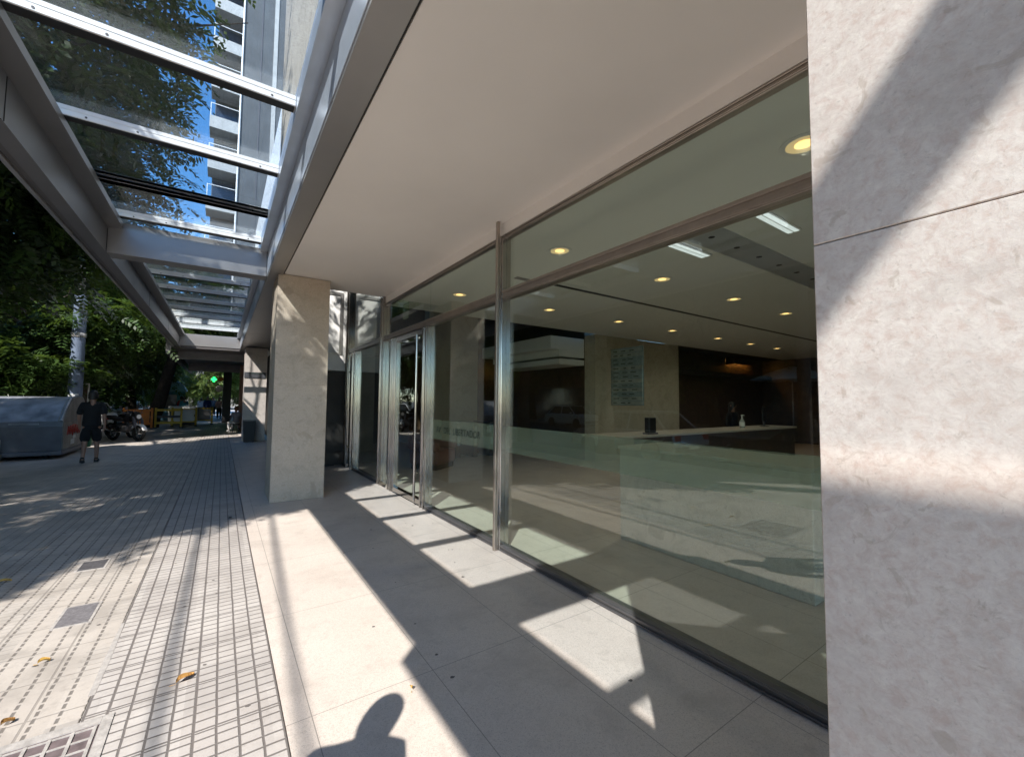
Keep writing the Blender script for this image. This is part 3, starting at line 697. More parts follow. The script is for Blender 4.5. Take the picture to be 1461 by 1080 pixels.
def person(label, loc, rz, h=1.75, top='c_black', bottom='c_black', shorts=False, hair='hair', shoe='shoe', pose='walk', fingers=False, longhair=False, group=None, sub=1, raise_arms=False):
    s = h / 1.75
    t = thing('person', label, 'person', loc, rz, group)
    sw = .16 if pose == 'walk' else .03
    V = lambda x, y, z: (x * s, y * s, z * s)
    if pose == 'sit':
        pz = .52; hipz = .50; dz = pz - .97
        legs = {sd: dict(hip=V(.09 * k, 0, hipz), knee=V(.11 * k, .40, .50 + (.06 if k > 0 else 0)), ankle=V(.09 * k, .42 + (.12 if k > 0 else 0), .10 + (.12 if k > 0 else 0)), toe=V(.09 * k, .56 + (.12 if k > 0 else 0), .04 + (.1 if k > 0 else 0))) for sd, k in (('L', -1), ('R', 1))}
    else:
        pz = .97; dz = 0
        legs = {}
        for sd, k in (('L', -1), ('R', 1)):
            f = sw * k
            legs[sd] = dict(hip=V(.09 * k, 0, .90), knee=V(.095 * k, f * .55 + .03, .50), ankle=V(.095 * k, f - (.05 if f < 0 else 0), .085 + (.05 if f < -.1 else 0)), toe=V(.105 * k, f + .14 - (.05 if f < 0 else 0), .035))
    J = {}; E = []
    def j(k, p, r, link_to=None):
        J[k] = (p, tuple(x * s for x in r) if isinstance(r, tuple) else r * s)
        if link_to: E.append((link_to, k))
    j('pelvis', V(0, 0, pz), (.145, .105)); j('waist', V(0, .005, 1.10 + dz), (.125, .095), 'pelvis'); j('chest', V(0, .0, 1.30 + dz), (.155, .105), 'waist')
    j('collar', V(0, -.005, 1.44 + dz), (.085, .07), 'chest'); j('neck', V(0, .005, 1.50 + dz), .052, 'collar')
    j('jaw', V(0, .025, 1.565 + dz), (.062, .075), 'neck'); j('head', V(0, .015, 1.64 + dz), (.075, .095), 'jaw'); j('crown', V(0, .0, 1.715 + dz), (.06, .075), 'head')
    arms = {}
    for sd, k in (('L', -1), ('R', 1)):
        a = -sw * k * .8
        sh = V(.175 * k, -.005, 1.42 + dz); el = V(.225 * k, a * .5 - .03, 1.14 + dz); wr = V(.235 * k, a + .06, .91 + dz)
        if pose == 'sit': el = V(.23 * k, .05, 1.16 + dz); wr = V(.13 * k, .26, 1.06 + dz)
        if raise_arms: el = V(.25 * k, .20, 1.25); wr = V(.12 * k, .38, 1.45)
        hd = tuple(w + (w - e) * .32 for w, e in zip(wr, el))
        arms[sd] = (sh, el, wr, hd)
        j('sh' + sd, sh, .058, 'chest'); j('el' + sd, el, .040, 'sh' + sd); j('wr' + sd, wr, .027, 'el' + sd); j('hd' + sd, hd, (.036, .022), 'wr' + sd)
        L = legs[sd]
        j('hip' + sd, L['hip'], .088, 'pelvis'); j('kn' + sd, L['knee'], .055, 'hip' + sd); j('an' + sd, L['ankle'], .037, 'kn' + sd); j('to' + sd, L['toe'], .034, 'an' + sd)
        if fingers:
            d = (Vector(hd) - Vector(wr)).normalized(); side = Vector((0, 1, 0)) - d * d.y; side.normalize()
            inn = Vector((-k, 0, 0))
            for q, (off, ln) in enumerate(((-.024, .062), (-.008, .074), (.008, .078), (.024, .07))):
                a0 = Vector(hd) + side * off * s; a1 = a0 + d * (ln * .62 * s) + inn * .006; a2 = a0 + d * ln * s + inn * .024
                j(f'f{q}a{sd}', tuple(a1), .0085, 'hd' + sd); j(f'f{q}b{sd}', tuple(a2), .0072, f'f{q}a{sd}')
            th = Vector(wr) + d * .03 * s + side * .03 * s
            j('t0' + sd, tuple(th + side * .018 + d * .022), .010, 'wr' + sd); j('t1' + sd, tuple(th + side * .026 + d * .055 + inn * .01), .0085, 't0' + sd)
    skin_mesh('body', J, E, 'skin', t, sub)
    # face: nose, ears, eyes, mouth
    f = MB(); hc = Vector(V(0, .015, 1.635 + dz))
    f.lathe([(.004, -.012), (.013, .0), (.010, .022), (.003, .035)], (hc.x, hc.y + .10 * s, hc.z - .01), 8)
    for k in (-1, 1): f.lathe([(.006, -.03), (.016, -.01), (.018, .012), (.006, .03)], (k * .08 * s, hc.y - .005, hc.z), 8)
    f.build('face', 'skin', t, smooth=True)
    e = MB()
    for k in (-1, 1): e.box(k * .033 * s - .013, k * .033 * s + .013, hc.y + .083 * s, hc.y + .094 * s, hc.z + .008, hc.z + .018)
    e.box(-.022, .022, hc.y + .078 * s, hc.y + .092 * s, hc.z - .056, hc.z - .048); e.build('eyes_mouth', 'hair', t)
    # hair: a cap over skull
    hm = MB(); prof = []
    n, rings = 16, 7; vs = []; fs = []
    low = -.10 if longhair else -.02
    for i in range(rings + 1):
        ph = i / rings * (PI * .56); z = math.cos(ph); r = math.sin(ph)
        for k in range(n):
            a = 2 * PI * k / n; back = .5 - .5 * math.sin(a)
            zz = z if z > .15 else .15 - (.15 - z) * (1 + 3.0 * back * (3.2 if longhair else 1.0))
            vs.append((hc.x + .092 * s * r * math.cos(a), hc.y - .012 * s + .112 * s * r * math.sin(a) * (1 if math.sin(a) < 0 else .93), hc.z + .018 * s + .108 * s * zz))
    for i in range(rings):
        for k in range(n): fs.append((i * n + k, i * n + (k + 1) % n, (i + 1) * n + (k + 1) % n, (i + 1) * n + k))
    hm.add(vs, fs).build('hair', hair, t, smooth=True)
    # clothes follow the body
    J = {}; E = []
    g_ = .018
    hemz = -.14 if shorts else -.07
    j('hem', V(0, 0, pz + hemz), (.20 if shorts else .18, .155)); j('pelvis', V(0, 0, pz), (.19 if shorts else .172, .145), 'hem'); j('waist', V(0, .005, 1.10 + dz), (.18 if shorts else .16, .13), 'pelvis'); j('chest', V(0, 0, 1.30 + dz), (.178, .127), 'waist'); j('collar', V(0, -.005, 1.435 + dz), (.10, .085), 'chest')
    for sd in 'LR':
        sh, el, wr, hd = arms[sd]
        j('sh' + sd, sh, .088 if shorts else .08, 'chest')
        if shorts: mid = tuple(a * .02 + b * .98 for a, b in zip(sh, el)); j('sl' + sd, mid, .078, 'sh' + sd)
        else: j('sl' + sd, el, .057, 'sh' + sd); j('cu' + sd, tuple(a * .1 + b * .9 for a, b in zip(el, wr)), .042, 'sl' + sd)
    skin_mesh('shirt', J, E, top, t, sub)
    J = {}; E = []
    j('pelvis', V(0, 0, pz + .02), (.150, .115)); j('seat', V(0, 0, pz - .06), (.155, .12), 'pelvis')
    for sd in 'LR':
        L = legs[sd]
        j('hip' + sd, L['hip'], .108, 'seat')
        if shorts: j('hem' + sd, tuple(a * -.02 + b * 1.02 for a, b in zip(L['hip'], L['knee'])), .112, 'hip' + sd)
        else: j('kn' + sd, L['knee'], .074, 'hip' + sd); j('an' + sd, tuple(a * .08 + b * .92 for a, b in zip(L['knee'], L['ankle'])), .057, 'kn' + sd)
    skin_mesh('shorts' if shorts else 'trousers', J, E, bottom, t, sub)
    for sd in 'LR':
        L = legs[sd]; a = Vector(L['ankle']); b = Vector(L['toe'])
        J = {}; E = []
        j('heel', tuple(a / s + Vector((0, -.05, -.04))), .040); J['heel'] = (tuple(a + Vector((0, -.05, -.035)) * s), .042 * s)
        j('mid', tuple(b), .045, 'heel'); J['mid'] = (tuple((a + b) / 2 + Vector((0, .0, -.018)) * s), (.05 * s, .042 * s)); j('toe', tuple(b), .040, 'mid'); J['toe'] = (tuple(b + Vector((0, .02, .004))), (.046 * s, .036 * s))
        j('cuff', tuple(a), .048, 'heel'); J['cuff'] = (tuple(a + Vector((0, 0, .03))), .048 * s)
        skin_mesh('shoe', J, E, shoe, t, sub)
    return t
person('man in black t-shirt and shorts walking away along the pavement', (-2.63, 14.57, 0), .05, 1.80, 'c_black', 'c_black', True, 'hair', 'shoe', 'walk', True)
person('bystander in dark clothes whose head casts the round shadow on the stone floor', (-.50, .98, 0), -.45, 1.76, 'c_grey', 'c_navy', False, 'hair', 'shoe', 'stand', True)
person('receptionist with dark hair and dark jacket behind the lobby counter', (11.6, 6.1, 0), PI, 1.66, 'c_black', 'c_black', False, 'hair', 'shoe', 'stand', False, True)
person('person with reddish hair and white shoes sitting beside the farther pillar', (.62, 24.6, 0), .5, 1.7, 'c_grey', 'c_white', False, 'hair_brown', 'shoe_white', 'sit')
stool = thing('stool', 'small dark stool under the sitting person', 'stool', (.62, 24.6, 0))
MB().lathe([(.17, .36), (.18, .38), (.18, .40), (.16, .41)], n=18).build('seat', 'black', stool)
for a in range(4): MB().tube([(.13 * math.cos(a * PI / 2 + .8), .13 * math.sin(a * PI / 2 + .8), .36), (.17 * math.cos(a * PI / 2 + .8), .17 * math.sin(a * PI / 2 + .8), 0)], .012, 6).build('leg', 'iron', stool)
for lb, x, y, rz, hh, tp, bt, sh, pose in (
    ('pedestrian in navy jacket in the sun beyond the barriers', -.95, 44, PI, 1.78, 'c_navy', 'c_navy', False, 'walk'),
    ('pedestrian in pink top near the round white sign', -.12, 42, PI, 1.70, 'c_pink', 'c_black', False, 'walk'),
    ('pedestrian in white shirt among the far group', -1.5, 47, 0, 1.68, 'c_white', 'c_grey', False, 'walk'),
    ('worker in cyan vest behind the yellow barriers', -2.1, 36.5, .5, 1.75, 'c_cyan', 'c_navy', False, 'stand'),
    ('worker in red shirt behind the yellow barriers', -2.35, 38.2, -.5, 1.77, 'c_red', 'c_navy', False, 'stand'),
    ('pedestrian in grey coat in the middle of the far group', -.6, 48, PI, 1.72, 'c_grey', 'c_black', False, 'walk')):
    person(lb, (x, y, 0), rz, hh, tp, bt, sh, 'hair', 'shoe', pose, sub=0 if y > 40 else 1, group='distant pedestrians')

# ------------------------------------------------------------------ street furniture
dm = thing('waste_container', 'big dark grey street waste container with sloped lid and red spray marks', 'waste container', (-3.45, 16.0, 0), 0)
# local: x from -2.6 to 0 (left), y from 0 to 2.4
w, d = 2.3, 2.3
MB().prism_x([(.05, .22), (.0, .85), (.02, .98), (d - .02, .98), (d, .85), (d - .05, .22)], -w, 0).build('body', ['plastic_grey'], dm)
MB().prism_x([(.07, .25), (.02, .86), (.04, .96), (d - .04, .96), (d - .02, .86), (d - .07, .25)], .0005, .022).build('end_panel', 'plastic_side', dm)
n = 7; prof = []
for i in range(n): a = i / (n - 1); prof.append((.03 + a * .95, .985 + .62 * math.sin(a * PI / 2)))
prof += [(1.35, 1.64), (1.9, 1.60), (d - .03, 1.35), (d - .02, .985)]
MB().prism_x(prof, -w + .06, -.10).build('lid', 'plastic_lid', dm, smooth=True)
rb = MB()
inner = [(y + .0, z - .10) for y, z in prof[:-1]]
rb.prism_x(prof, -.098, .012); rb.prism_x(prof, -w - .012, -w + .058)
rb.build('lid_end', 'plastic_side', dm, smooth=True)
MB().tube([(-.03, y - .012, z + .012) for y, z in prof[:9]], .035, 8).build('lid_rim', 'plastic_lid', dm, smooth=True)
MB().box(-w - .02, .03, -.02, d + .02, .10, .215, .02).build('base', 'plastic_grey', dm)
for x in (-w + .3, -.3):
    for y in (.25, d - .25): MB().lathe([(.03, -.03), (.09, -.03), (.09, .03), (.03, .03)], (x, y, .09), 14, 'x').build('caster', 'rubber', dm)
MB().box(-1.28, -1.06, -.026, -.004, .24, .55, .01).build('pedal_plate', 'sticker', dm)
MB().box(-1.30, -1.02, -.15, -.021, .05, .19, .01).build('foot_pedal', 'plastic_side', dm)
MB().box(-.95, -.42, -.03, .0, .90, .95, .005).box(-2.2, -1.4, -.03, .0, .90, .95, .005).build('lid_handle', 'plastic_lid', dm)
rg = MB(); r_ = random.Random(5)
pts = [(.026, .35 + i * .085, .62 + (.16 if i % 2 else -.05) + r_.random() * .06) for i in range(16)]
rg.tube(pts, .017, 5); rg.tube([(.026, .5, .80), (.026, 1.0, .86), (.026, 1.5, .80)], .014, 5).build('spray_scribble', 'red_paint', dm)
MB().box(.0225, .026, .75, 1.10, .32, .46).box(.0225, .026, .95, 1.2, .47, .56).build('torn_sticker', 'sticker', dm)
gb = thing('litter_bin', 'round green litter bin with pale lid beside the waste container', 'litter bin', (-3.58, 18.75, 0))
MB().lathe([(.20, .06), (.24, .2), (.25, .85), (.23, .90)], n=18).build('bin_body', 'green_bin', gb, smooth=True)
MB().lathe([(.25, .905), (.26, .95), (.18, 1.02), (.05, 1.05)], n=18).build('lid', 'sticker', gb, smooth=True)
MB().lathe([(.05, 0), (.05, .065)], n=8).build('foot', 'iron', gb)
lp = thing('lamp_post', 'blue grey steel street lamp post behind the waste container', 'lamp post', (-3.98, 19.6, 0))
MB().lathe([(.26, 0), (.24, .05), (.185, .35), (.175, 2.7), (.16, 5.05)], n=20).build('lower_shaft', 'pole', lp, smooth=True)
MB().lathe([(.19, 3.62), (.195, 3.66), (.195, 3.72), (.185, 3.76)], n=20).build('collar', 'alu', lp, smooth=True)
MB().lathe([(.165, 5.05), (.10, 5.25), (.075, 5.5), (.055, 9.0)], n=14).tube([(0, 0, 8.98), (-.3, 0, 9.4), (-1.6, 0, 9.6)], .045, 8).build('upper_shaft', 'black', lp, smooth=True)
MB().box(-2.2, -1.5, -.14, .14, 9.52, 9.66, .03).build('lamp_head', 'iron', lp)
MB().box(-.12, .12, -.20, -.17, 1.45, 1.75).build('notice', 'sticker', lp)
ap = thing('advert_panel', 'narrow street advertising panel with white frame left of the walking man', 'sign', (-4.26, 22.0, 0), .05)
MB().box(-.15, .13, -.06, .06, .55, 2.05, .01).build('case', 'wood', ap); MB().box(.131, .17, -.08, .08, .3, 2.1, .01).box(-.17, .17, -.08, .08, 2.101, 2.15, .01).build('frame', 'alu_light', ap); MB().box(-.1, .1, -.05, .05, 0, .549).build('foot', 'iron', ap)
bx = thing('box_bin', 'black tapered box standing at the foot of the farther pillar', 'bin', (.90, 18.75, 0))
MB().add([(-.17, -.17, .02), (.17, -.17, .02), (.17, .17, .02), (-.17, .17, .02), (-.20, -.20, .80), (.20, -.20, .80), (.20, .20, .80), (-.20, .20, .80)], [(0, 3, 2, 1), (0, 1, 5, 4), (1, 2, 6, 5), (2, 3, 7, 6), (3, 0, 4, 7), (4, 5, 6, 7)]).build('bin_shell', 'black', bx)
MB().box(-.21, .21, -.21, .21, .801, .83, .005).build('rim', 'alu_dark', bx); MB().box(-.15, .15, -.15, .15, .003, .019).build('foot', 'iron', bx)

# ------------------------------------------------------------------ motorcycles
def motorcycle(label, loc, rz, col):
    t = thing('motorcycle', label, 'motorcycle', loc, rz, 'motorcycles parked by the kerb')
    for y in (-.62, .62):
        wv = MB(); wv.tube([(0, y + .25 * math.cos(a), .30 + .25 * math.sin(a)) for a in [2 * PI * i / 20 for i in range(20)]], .055, 8, True)
        tr = wv.build('wheel', 'rubber', t, smooth=True)
        h = MB().lathe([(.05, -.05), (.05, .05)], (0, y, .30), 10, 'x')
        for i in range(5): a = 2 * PI * i / 5; h.tube([(0, y, .30), (0, y + .22 * math.cos(a), .30 + .22 * math.sin(a))], .014, 5)
        h.build('rim', 'chrome', tr)
    MB().tube([(-.07, .62, .30), (-.07, .42, .95)], .022, 8).tube([(.07, .62, .30), (.07, .42, .95)], .022, 8).build('fork', 'chrome', t)
    MB().tube([(0, .45, .85), (0, .30, .62), (0, .10, .45), (0, -.25, .42), (0, -.62, .32)], [.05, .05, .06, .06, .03], 8).tube([(0, .40, .90), (0, -.1, .72), (0, -.65, .78)], .035, 8).build('frame', 'iron', t)
    MB().lathe([(.05, -.16), (.14, -.12), (.16, .02), (.12, .14), (.05, .18)], (0, -.02, .46), 12, 'y').build('engine', 'alu_dark', t, smooth=True)
    MB().prism_x([(.36, .92), (.34, .72), (.02, .70), (.0, .90), (.2, .98)], -.12, .12).build('tank', col, t, smooth=True)
    MB().prism_x([(.02, .86), (-.02, .76), (-.70, .80), (-.82, .90), (-.55, .90), (-.3, .84)], -.13, .13).build('seat', 'rubber', t)
    MB().prism_x([(.62 + .34 * math.cos(a), .30 + .34 * math.sin(a)) for a in [i * PI / 8 * .9 + .35 for i in range(7)]] + [(.62 + .31 * math.cos(a), .30 + .31 * math.sin(a)) for a in [(6 - i) * PI / 8 * .9 + .35 for i in range(7)]], -.075, .075).build('front_fender', 'white', t)
    MB().prism_x([(.44, 1.10), (.56, .98), (.53, .78), (.40, .74), (.36, 1.0)], -.11, .11).build('front_cowl', col, t, smooth=False)
    MB().prism_x([(.50, .93), (.60, .80), (.66, .56), (.58, .52), (.52, .72)], -.16, -.115).prism_x([(.50, .93), (.60, .80), (.66, .56), (.58, .52), (.52, .72)], .115, .16).build('leg_shield', 'plastic_grey', t)
    MB().lathe([(.03, .575), (.08, .59), (.085, .60), (.03, .605)], (0, 0, .92), 12, 'y').build('headlight', 'lampclear', t)
    MB().tube([(-.36, .30, 1.06), (-.14, .40, 1.03), (0, .42, 1.0), (.14, .40, 1.03), (.36, .30, 1.06)], .014, 8).build('handlebar', 'iron', t)
    for k in (-1, 1): MB().tube([(k * .2, .38, 1.04), (k * .3, .40, 1.22)], .008, 6).lathe([(.01, .39), (.06, .40), (.055, .415)], (k * .31, 0, 1.25), 10, 'y').build('mirror', 'iron', t)
    MB().tube([(.12, -.1, .34), (.14, -.5, .36), (.15, -.85, .46)], [.03, .045, .05], 8).build('exhaust', 'chrome', t)
    MB().box(-.09, .09, -.86, -.80, .78, .86, .01).build('tail_light', 'lampred', t)
    return t
motorcycle('motorcycle with white front fender parked near the lit strip of pavement', (-2.95, 21.6, 0), PI + .75, 'black')
m2 = motorcycle('darker motorcycle parked just behind the white-fendered one', (-3.35, 23.4, 0), PI + .7, 'black')

# ------------------------------------------------------------------ cars
def car(label, loc, rz, col, group='cars along the street', proto={}):
    paint = mat('car_paint', col, .28, .25, .6)
    t = thing('car', label, 'car', loc, rz, group)
    L, W = 4.2, .86
    lower = [(-2.1, .30), (-2.1, .62), (-2.02, .86), (-1.55, .93), (1.0, .93), (1.75, .84), (2.06, .68), (2.1, .45), (2.08, .28)]
    vs = []; fs = []
    stations = ((-W, .86), (-W + .04, 1.0), (W - .04, 1.0), (W, .86))
    n = len(lower)
    for x, k in stations: vs += [(x, y * (1 if abs(x) < W - .01 else .985), .28 + (z - .28) * (1 if abs(x) < W - .01 else .93)) for y, z in lower]
    for a in range(3):
        for i in range(n): fs.append((a * n + i, a * n + (i + 1) % n, (a + 1) * n + (i + 1) % n, (a + 1) * n + i))
    fs += [tuple(range(n))[::-1], tuple(range(3 * n, 4 * n))]
    body = MB().add(vs, fs).build('body', paint, t, smooth=True)
    top = [(-1.75, .925), (-1.25, 1.40), (-.9, 1.46), (.15, 1.46), (.4, 1.40), (1.05, .925)]
    vs = [(-.76, y, z) if z < 1 else (-.60, y, z) for y, z in top] + [(.76, y, z) if z < 1 else (.60, y, z) for y, z in top]
    nn = len(top); MB().add(vs, [(i, (i + 1) % nn, nn + (i + 1) % nn, nn + i) for i in range(nn)] + [tuple(range(nn))[::-1], tuple(range(nn, 2 * nn))]).build('cabin', 'carglass', t)
    r = MB().box(-.60, .60, -1.15, .30, 1.462, 1.49, .01)
    for k in (-1, 1):
        r.tube([(k * .62, -1.25, 1.41), (k * .775, -1.75, .93)], .035, 6).tube([(k * .62, .38, 1.41), (k * .775, 1.05, .93)], .028, 6).tube([(k * .62, -.35, 1.46), (k * .775, -.35, .93)], .03, 6).tube([(k * .61, -1.2, 1.45), (k * .61, .32, 1.45)], .035, 6)
    r.build('roof', paint, t)
    for y in (-1.28, 1.28):
        for k in (-1, 1):
            wh = MB().lathe([(.19, -.10), (.31, -.10), (.33, -.05), (.33, .05), (.31, .10), (.19, .10)], (k * .80, y, .33), 20, 'x').build('wheel', 'rubber', t, smooth=True)
            MB().lathe([(.03, -.085), (.185, -.095), (.185, .095), (.03, .085)], (k * .80, y, .33), 12, 'x').build('rim', 'alu', wh)
    for k in (-1, 1):
        MB().box(k * .66 - .15, k * .66 + .15, 2.0, 2.085, .60, .72, .02).build('headlight', 'lampclear', t)
        MB().box(k * .70 - .12, k * .70 + .12, -2.11, -2.04, .66, .82, .02).build('tail_light', 'lampred', t)
        MB().box(k * .90 - .07, k * .90 + .07, .72, .84, .95, 1.06, .02).build('mirror', paint, t)
    MB().box(-.85, .85, 2.075, 2.13, .33, .50, .02).box(-.85, .85, -2.14, -2.085, .33, .50, .02).build('bumper', 'iron', t)
    MB().box(-.26, .26, -2.146, -2.141, .42, .50).build('number_plate', 'white', t)
    return t
cz = -.13
car('white car parked beyond the motorcycles', (-6.05, 33, cz), 0, (.72, .72, .72))
car('dark blue car on the road beyond the waste container', (-6.1, 26.5, cz), 0, (.03, .05, .12))
car('silver car mirrored in the entrance glass', (-6.1, 9.2, cz), 0, (.42, .43, .44))
car('black car parked by the kerb outside the picture and mirrored in the glass', (-6.1, 3.6, cz), 0, (.02, .02, .022))
car('grey car moving on the far lane', (-9.2, 30, cz), 0, (.20, .21, .22))
car('white hatchback parked across the road', (-15.2, 22, cz), PI, (.70, .70, .70))
car('red car parked across the road', (-15.2, 37, cz), PI, (.35, .03, .03))
car('silver car farther down the road', (-6.2, 46, cz), 0, (.55, .56, .57))

# ------------------------------------------------------------------ works barriers, kiosk, signs far away
def barrier(label, loc, rz, panel, m='yellow', boxm=None):
    t = thing('work_barrier', label, 'barrier', loc, rz, 'barriers of the roadworks')
    for k in (-1, 1):
        MB().box(k * .55 - .05, k * .55 + .05, -.05, .05, .05, 1.1, .01).build('post', m, t)
        MB().box(k * .55 - .07, k * .55 + .07, -.3, .3, 0, .05, .01).build('foot', 'iron', t)
    for z in (.22, .56, .92): MB().box(-.499, .499, -.025, .025, z, z + .12, .005).build('rail', m if z != .56 else 'iron', t)
    if panel: MB().box(-.46, .46, -.045, -.026, .30, .98, .005).build('panel', panel, t)
    return t
barrier('orange panelled works barrier beside the tree', (-3.55, 29.2, 0), .1, 'orange', 'orange')
barrier('yellow works barrier right of the leaning trunk', (-2.35, 29.8, 0), .1, None)
barrier('works barrier with a pale square panel', (-1.75, 31.2, 0), .1, 'white')
barrier('yellow works barrier at the right end of the row', (-1.0, 33.0, 0), .1, 'alu_dark')
gk = thing('generator', 'pale machine box standing behind the works barriers', 'generator', (-1.9, 33.0, 0))
MB().box(-.7, .7, -.45, .45, .25, 1.15, .03).build('housing', 'white', gk); MB().box(-.62, -.1, -.456, -.451, .45, .95).build('vent_panel', 'iron', gk); MB().box(-.6, .6, -.4, .4, .02, .249).build('skid', 'black', gk)
kk = thing('kiosk', 'pale blue street kiosk with domed roof behind the leaning tree', 'kiosk', (-3.1, 41.0, 0))
MB().lathe([(.80, .02), (.80, 2.15)], n=8).build('kiosk_wall', mat('kiosk_blue', (.16, .34, .48), .35, noise=(4, .15)), kk)
MB().lathe([(.95, 2.16), (.9, 2.3), (.6, 2.75), (.2, 3.0), (.05, 3.2)], n=16).build('roof', mat('kiosk_dome', (.42, .55, .70), .4), kk, smooth=True)
MB().box(-.35, .35, -.82, -.76, .9, 1.9).build('window', 'towerglass', kk)
ps = thing('pharmacy_sign', 'green lit cross sign with a round white disc on a pale pole', 'sign', (.10, 38.0, 0))
MB().tube([(0, 0, 0), (0, 0, 3.75)], .045, 8).build('pole', 'alu_light', ps)
MB().box(-.78, -.44, -.06, .06, 2.98, 3.12, .01).box(-.68, -.54, -.062, .062, 2.86, 3.24, .01).build('cross', 'green_neon', ps)
MB().lathe([(.02, -.05), (.24, -.05), (.24, .05), (.02, .05)], (-.27, 0, 2.36), 20, 'y').build('disc', 'c_white', ps)
MB().lathe([(.02, -.05), (.17, -.05), (.17, .05), (.02, .05)], (-.2, 0, 3.08), 18, 'y').build('small_disc', 'orange', ps)
MB().tube([(0, 0, 3.05), (-.5, 0, 3.05)], .02, 6).tube([(0, 0, 2.36), (-.2, 0, 2.36)], .02, 6).build('bracket', 'iron', ps)
um = thing('market_umbrella', 'white parasol across the road mirrored in the entrance glass', 'umbrella', (-17.5, 9, .13))
MB().lathe([(1.9, 2.62), (1.88, 2.66), (.9, 3.05), (.05, 3.3)], n=8).build('canopy', 'white', um); MB().tube([(0, 0, -.13), (0, 0, 3.2)], .03, 8).build('pole', 'alu', um)

# ------------------------------------------------------------------ overhead cables along the street
for lb, x0, x1, z, ya, yb in (('overhead cable bundle along the kerb, lower and straight', -4.66, -4.66, 6.0, -14, 3.6), ('overhead cable bundle along the kerb, slightly slanting', -4.85, -4.10, 6.4, -14, 3.6)):
    mb = MB(); pts = []
    for i in range(13):
        t_ = i / 12; pts.append((x0 + (x1 - x0) * t_, ya + (yb - ya) * t_, z - .12 * math.sin(PI * t_)))
    mb.tube(pts, .021, 8); o = mb.build('overhead_cable', 'black'); tag(o, lb, 'cable', 'overhead cables')
for lb, y in (('wooden cable post outside the picture by the kerb, nearer', 3.7), ('wooden cable post outside the picture by the kerb, behind', -14.1)):
    t = thing('utility_post', lb, 'post', (-4.68, y, 0)); MB().lathe([(.13, 0), (.10, 6.9)], n=12).build('shaft', 'bark', t); MB().box(-.5, .75, -.04, .04, 6.44, 6.54).build('crossarm', 'bark', t)

# ------------------------------------------------------------------ trees
rng = np.random.default_rng(11)
def frond_mesh(name, org, dirs, lens, nl, lw, ll, m, parent):
    """org (N,3), dirs (N,3): pinnate leaves, nl leaflet pairs on a drooping stalk"""
    N = len(org)
    t = np.linspace(.12, 1, nl)
    up = np.array([0, 0, 1.0]) + rng.normal(0, .35, (N, 3))
    side = np.cross(dirs, up); side /= np.linalg.norm(side, axis=1)[:, None]
    nrm = np.cross(side, dirs)
    P = org[:, None, :] + dirs[:, None, :] * (lens[:, None] * t)[..., None] - np.array([0, 0, 1.0]) * ((lens[:, None] * t ** 2) * .42)[..., None]
    quads = []
    env = np.sin(np.clip(t * .9 + .12, 0, 1) * PI) ** .6
    for sg in (-1, 1):
        d = side[:, None, :] * sg + dirs[:, None, :] * .55 + rng.normal(0, .18, (N, nl, 3)) - nrm[:, None, :] * .25
        d /= np.linalg.norm(d, axis=2)[..., None]
        l_ = (ll * env)[None, :, None] * rng.uniform(.8, 1.2, (N, nl, 1))
        wv = np.cross(d, nrm[:, None, :]); wv /= np.linalg.norm(wv, axis=2)[..., None] + 1e-9
        w_ = lw * rng.uniform(.8, 1.2, (N, nl, 1))
        quads.append(np.stack([P, P + d * l_ * .45 + wv * w_ * .5, P + d * l_, P + d * l_ * .45 - wv * w_ * .5], axis=2))
    V = np.concatenate(quads, 1).reshape(-1, 3)
    nf = len(V) // 4
    me = bpy.data.meshes.new(name); me.vertices.add(len(V)); me.vertices.foreach_set('co', V.astype(np.float32).ravel())
    me.loops.add(nf * 4); me.loops.foreach_set('vertex_index', np.arange(nf * 4, dtype=np.int32))
    me.polygons.add(nf); me.polygons.foreach_set('loop_start', np.arange(0, nf * 4, 4, dtype=np.int32)); me.polygons.foreach_set('loop_total', np.full(nf, 4, dtype=np.int32))
    me.update(calc_edges=True); me.validate(); me.materials.append(M[m])
    return link(name, me, parent)

def keep_mask(P):
    """crowns are clipped the way the sun gaps on the pavement show: s is constant along a sun ray seen from above, g where it lands"""
    s = P[:, 1] - P[:, 0]; g = P[:, 0] + K * P[:, 2]
    wob = .45 * np.sin(P[:, 2] * 2.1 + P[:, 0] * 1.3) + rng.normal(0, .28, len(P))
    k = s > 6.45 + np.maximum(wob, -.4) + np.where(P[:, 0] < -5.6, .3, 0) - np.where((g > .9) & (g < 2.45), .35, 0)
    k &= ~(np.sin(3.3 * g + 1.5 * np.sin(s)) * np.sin(2.1 * s + .8 * g) > .86)
    k &= ~((s > 21.0 + wob * .5) & (s < 25.1 + wob))
    k &= ~((P[:, 0] > -.052 * P[:, 1] - .25 + rng.normal(0, .25, len(P))) & (P[:, 1] < 28))
    k &= ~((s > 16.9 + wob * .3) & (s < 22) & (g > 1.25))
    k &= ~((s > 6.6) & (s < 9.2) & (g > 2.3) & (rng.random(len(P)) < .75))
    k &= ~((s < 7.3) & (g > 2.55) & (rng.random(len(P)) < .5))
    k &= ~((P[:, 2] < 4.7) & (P[:, 0] > -2.2) & (P[:, 1] < 37))          # clear of the canopy
    return k

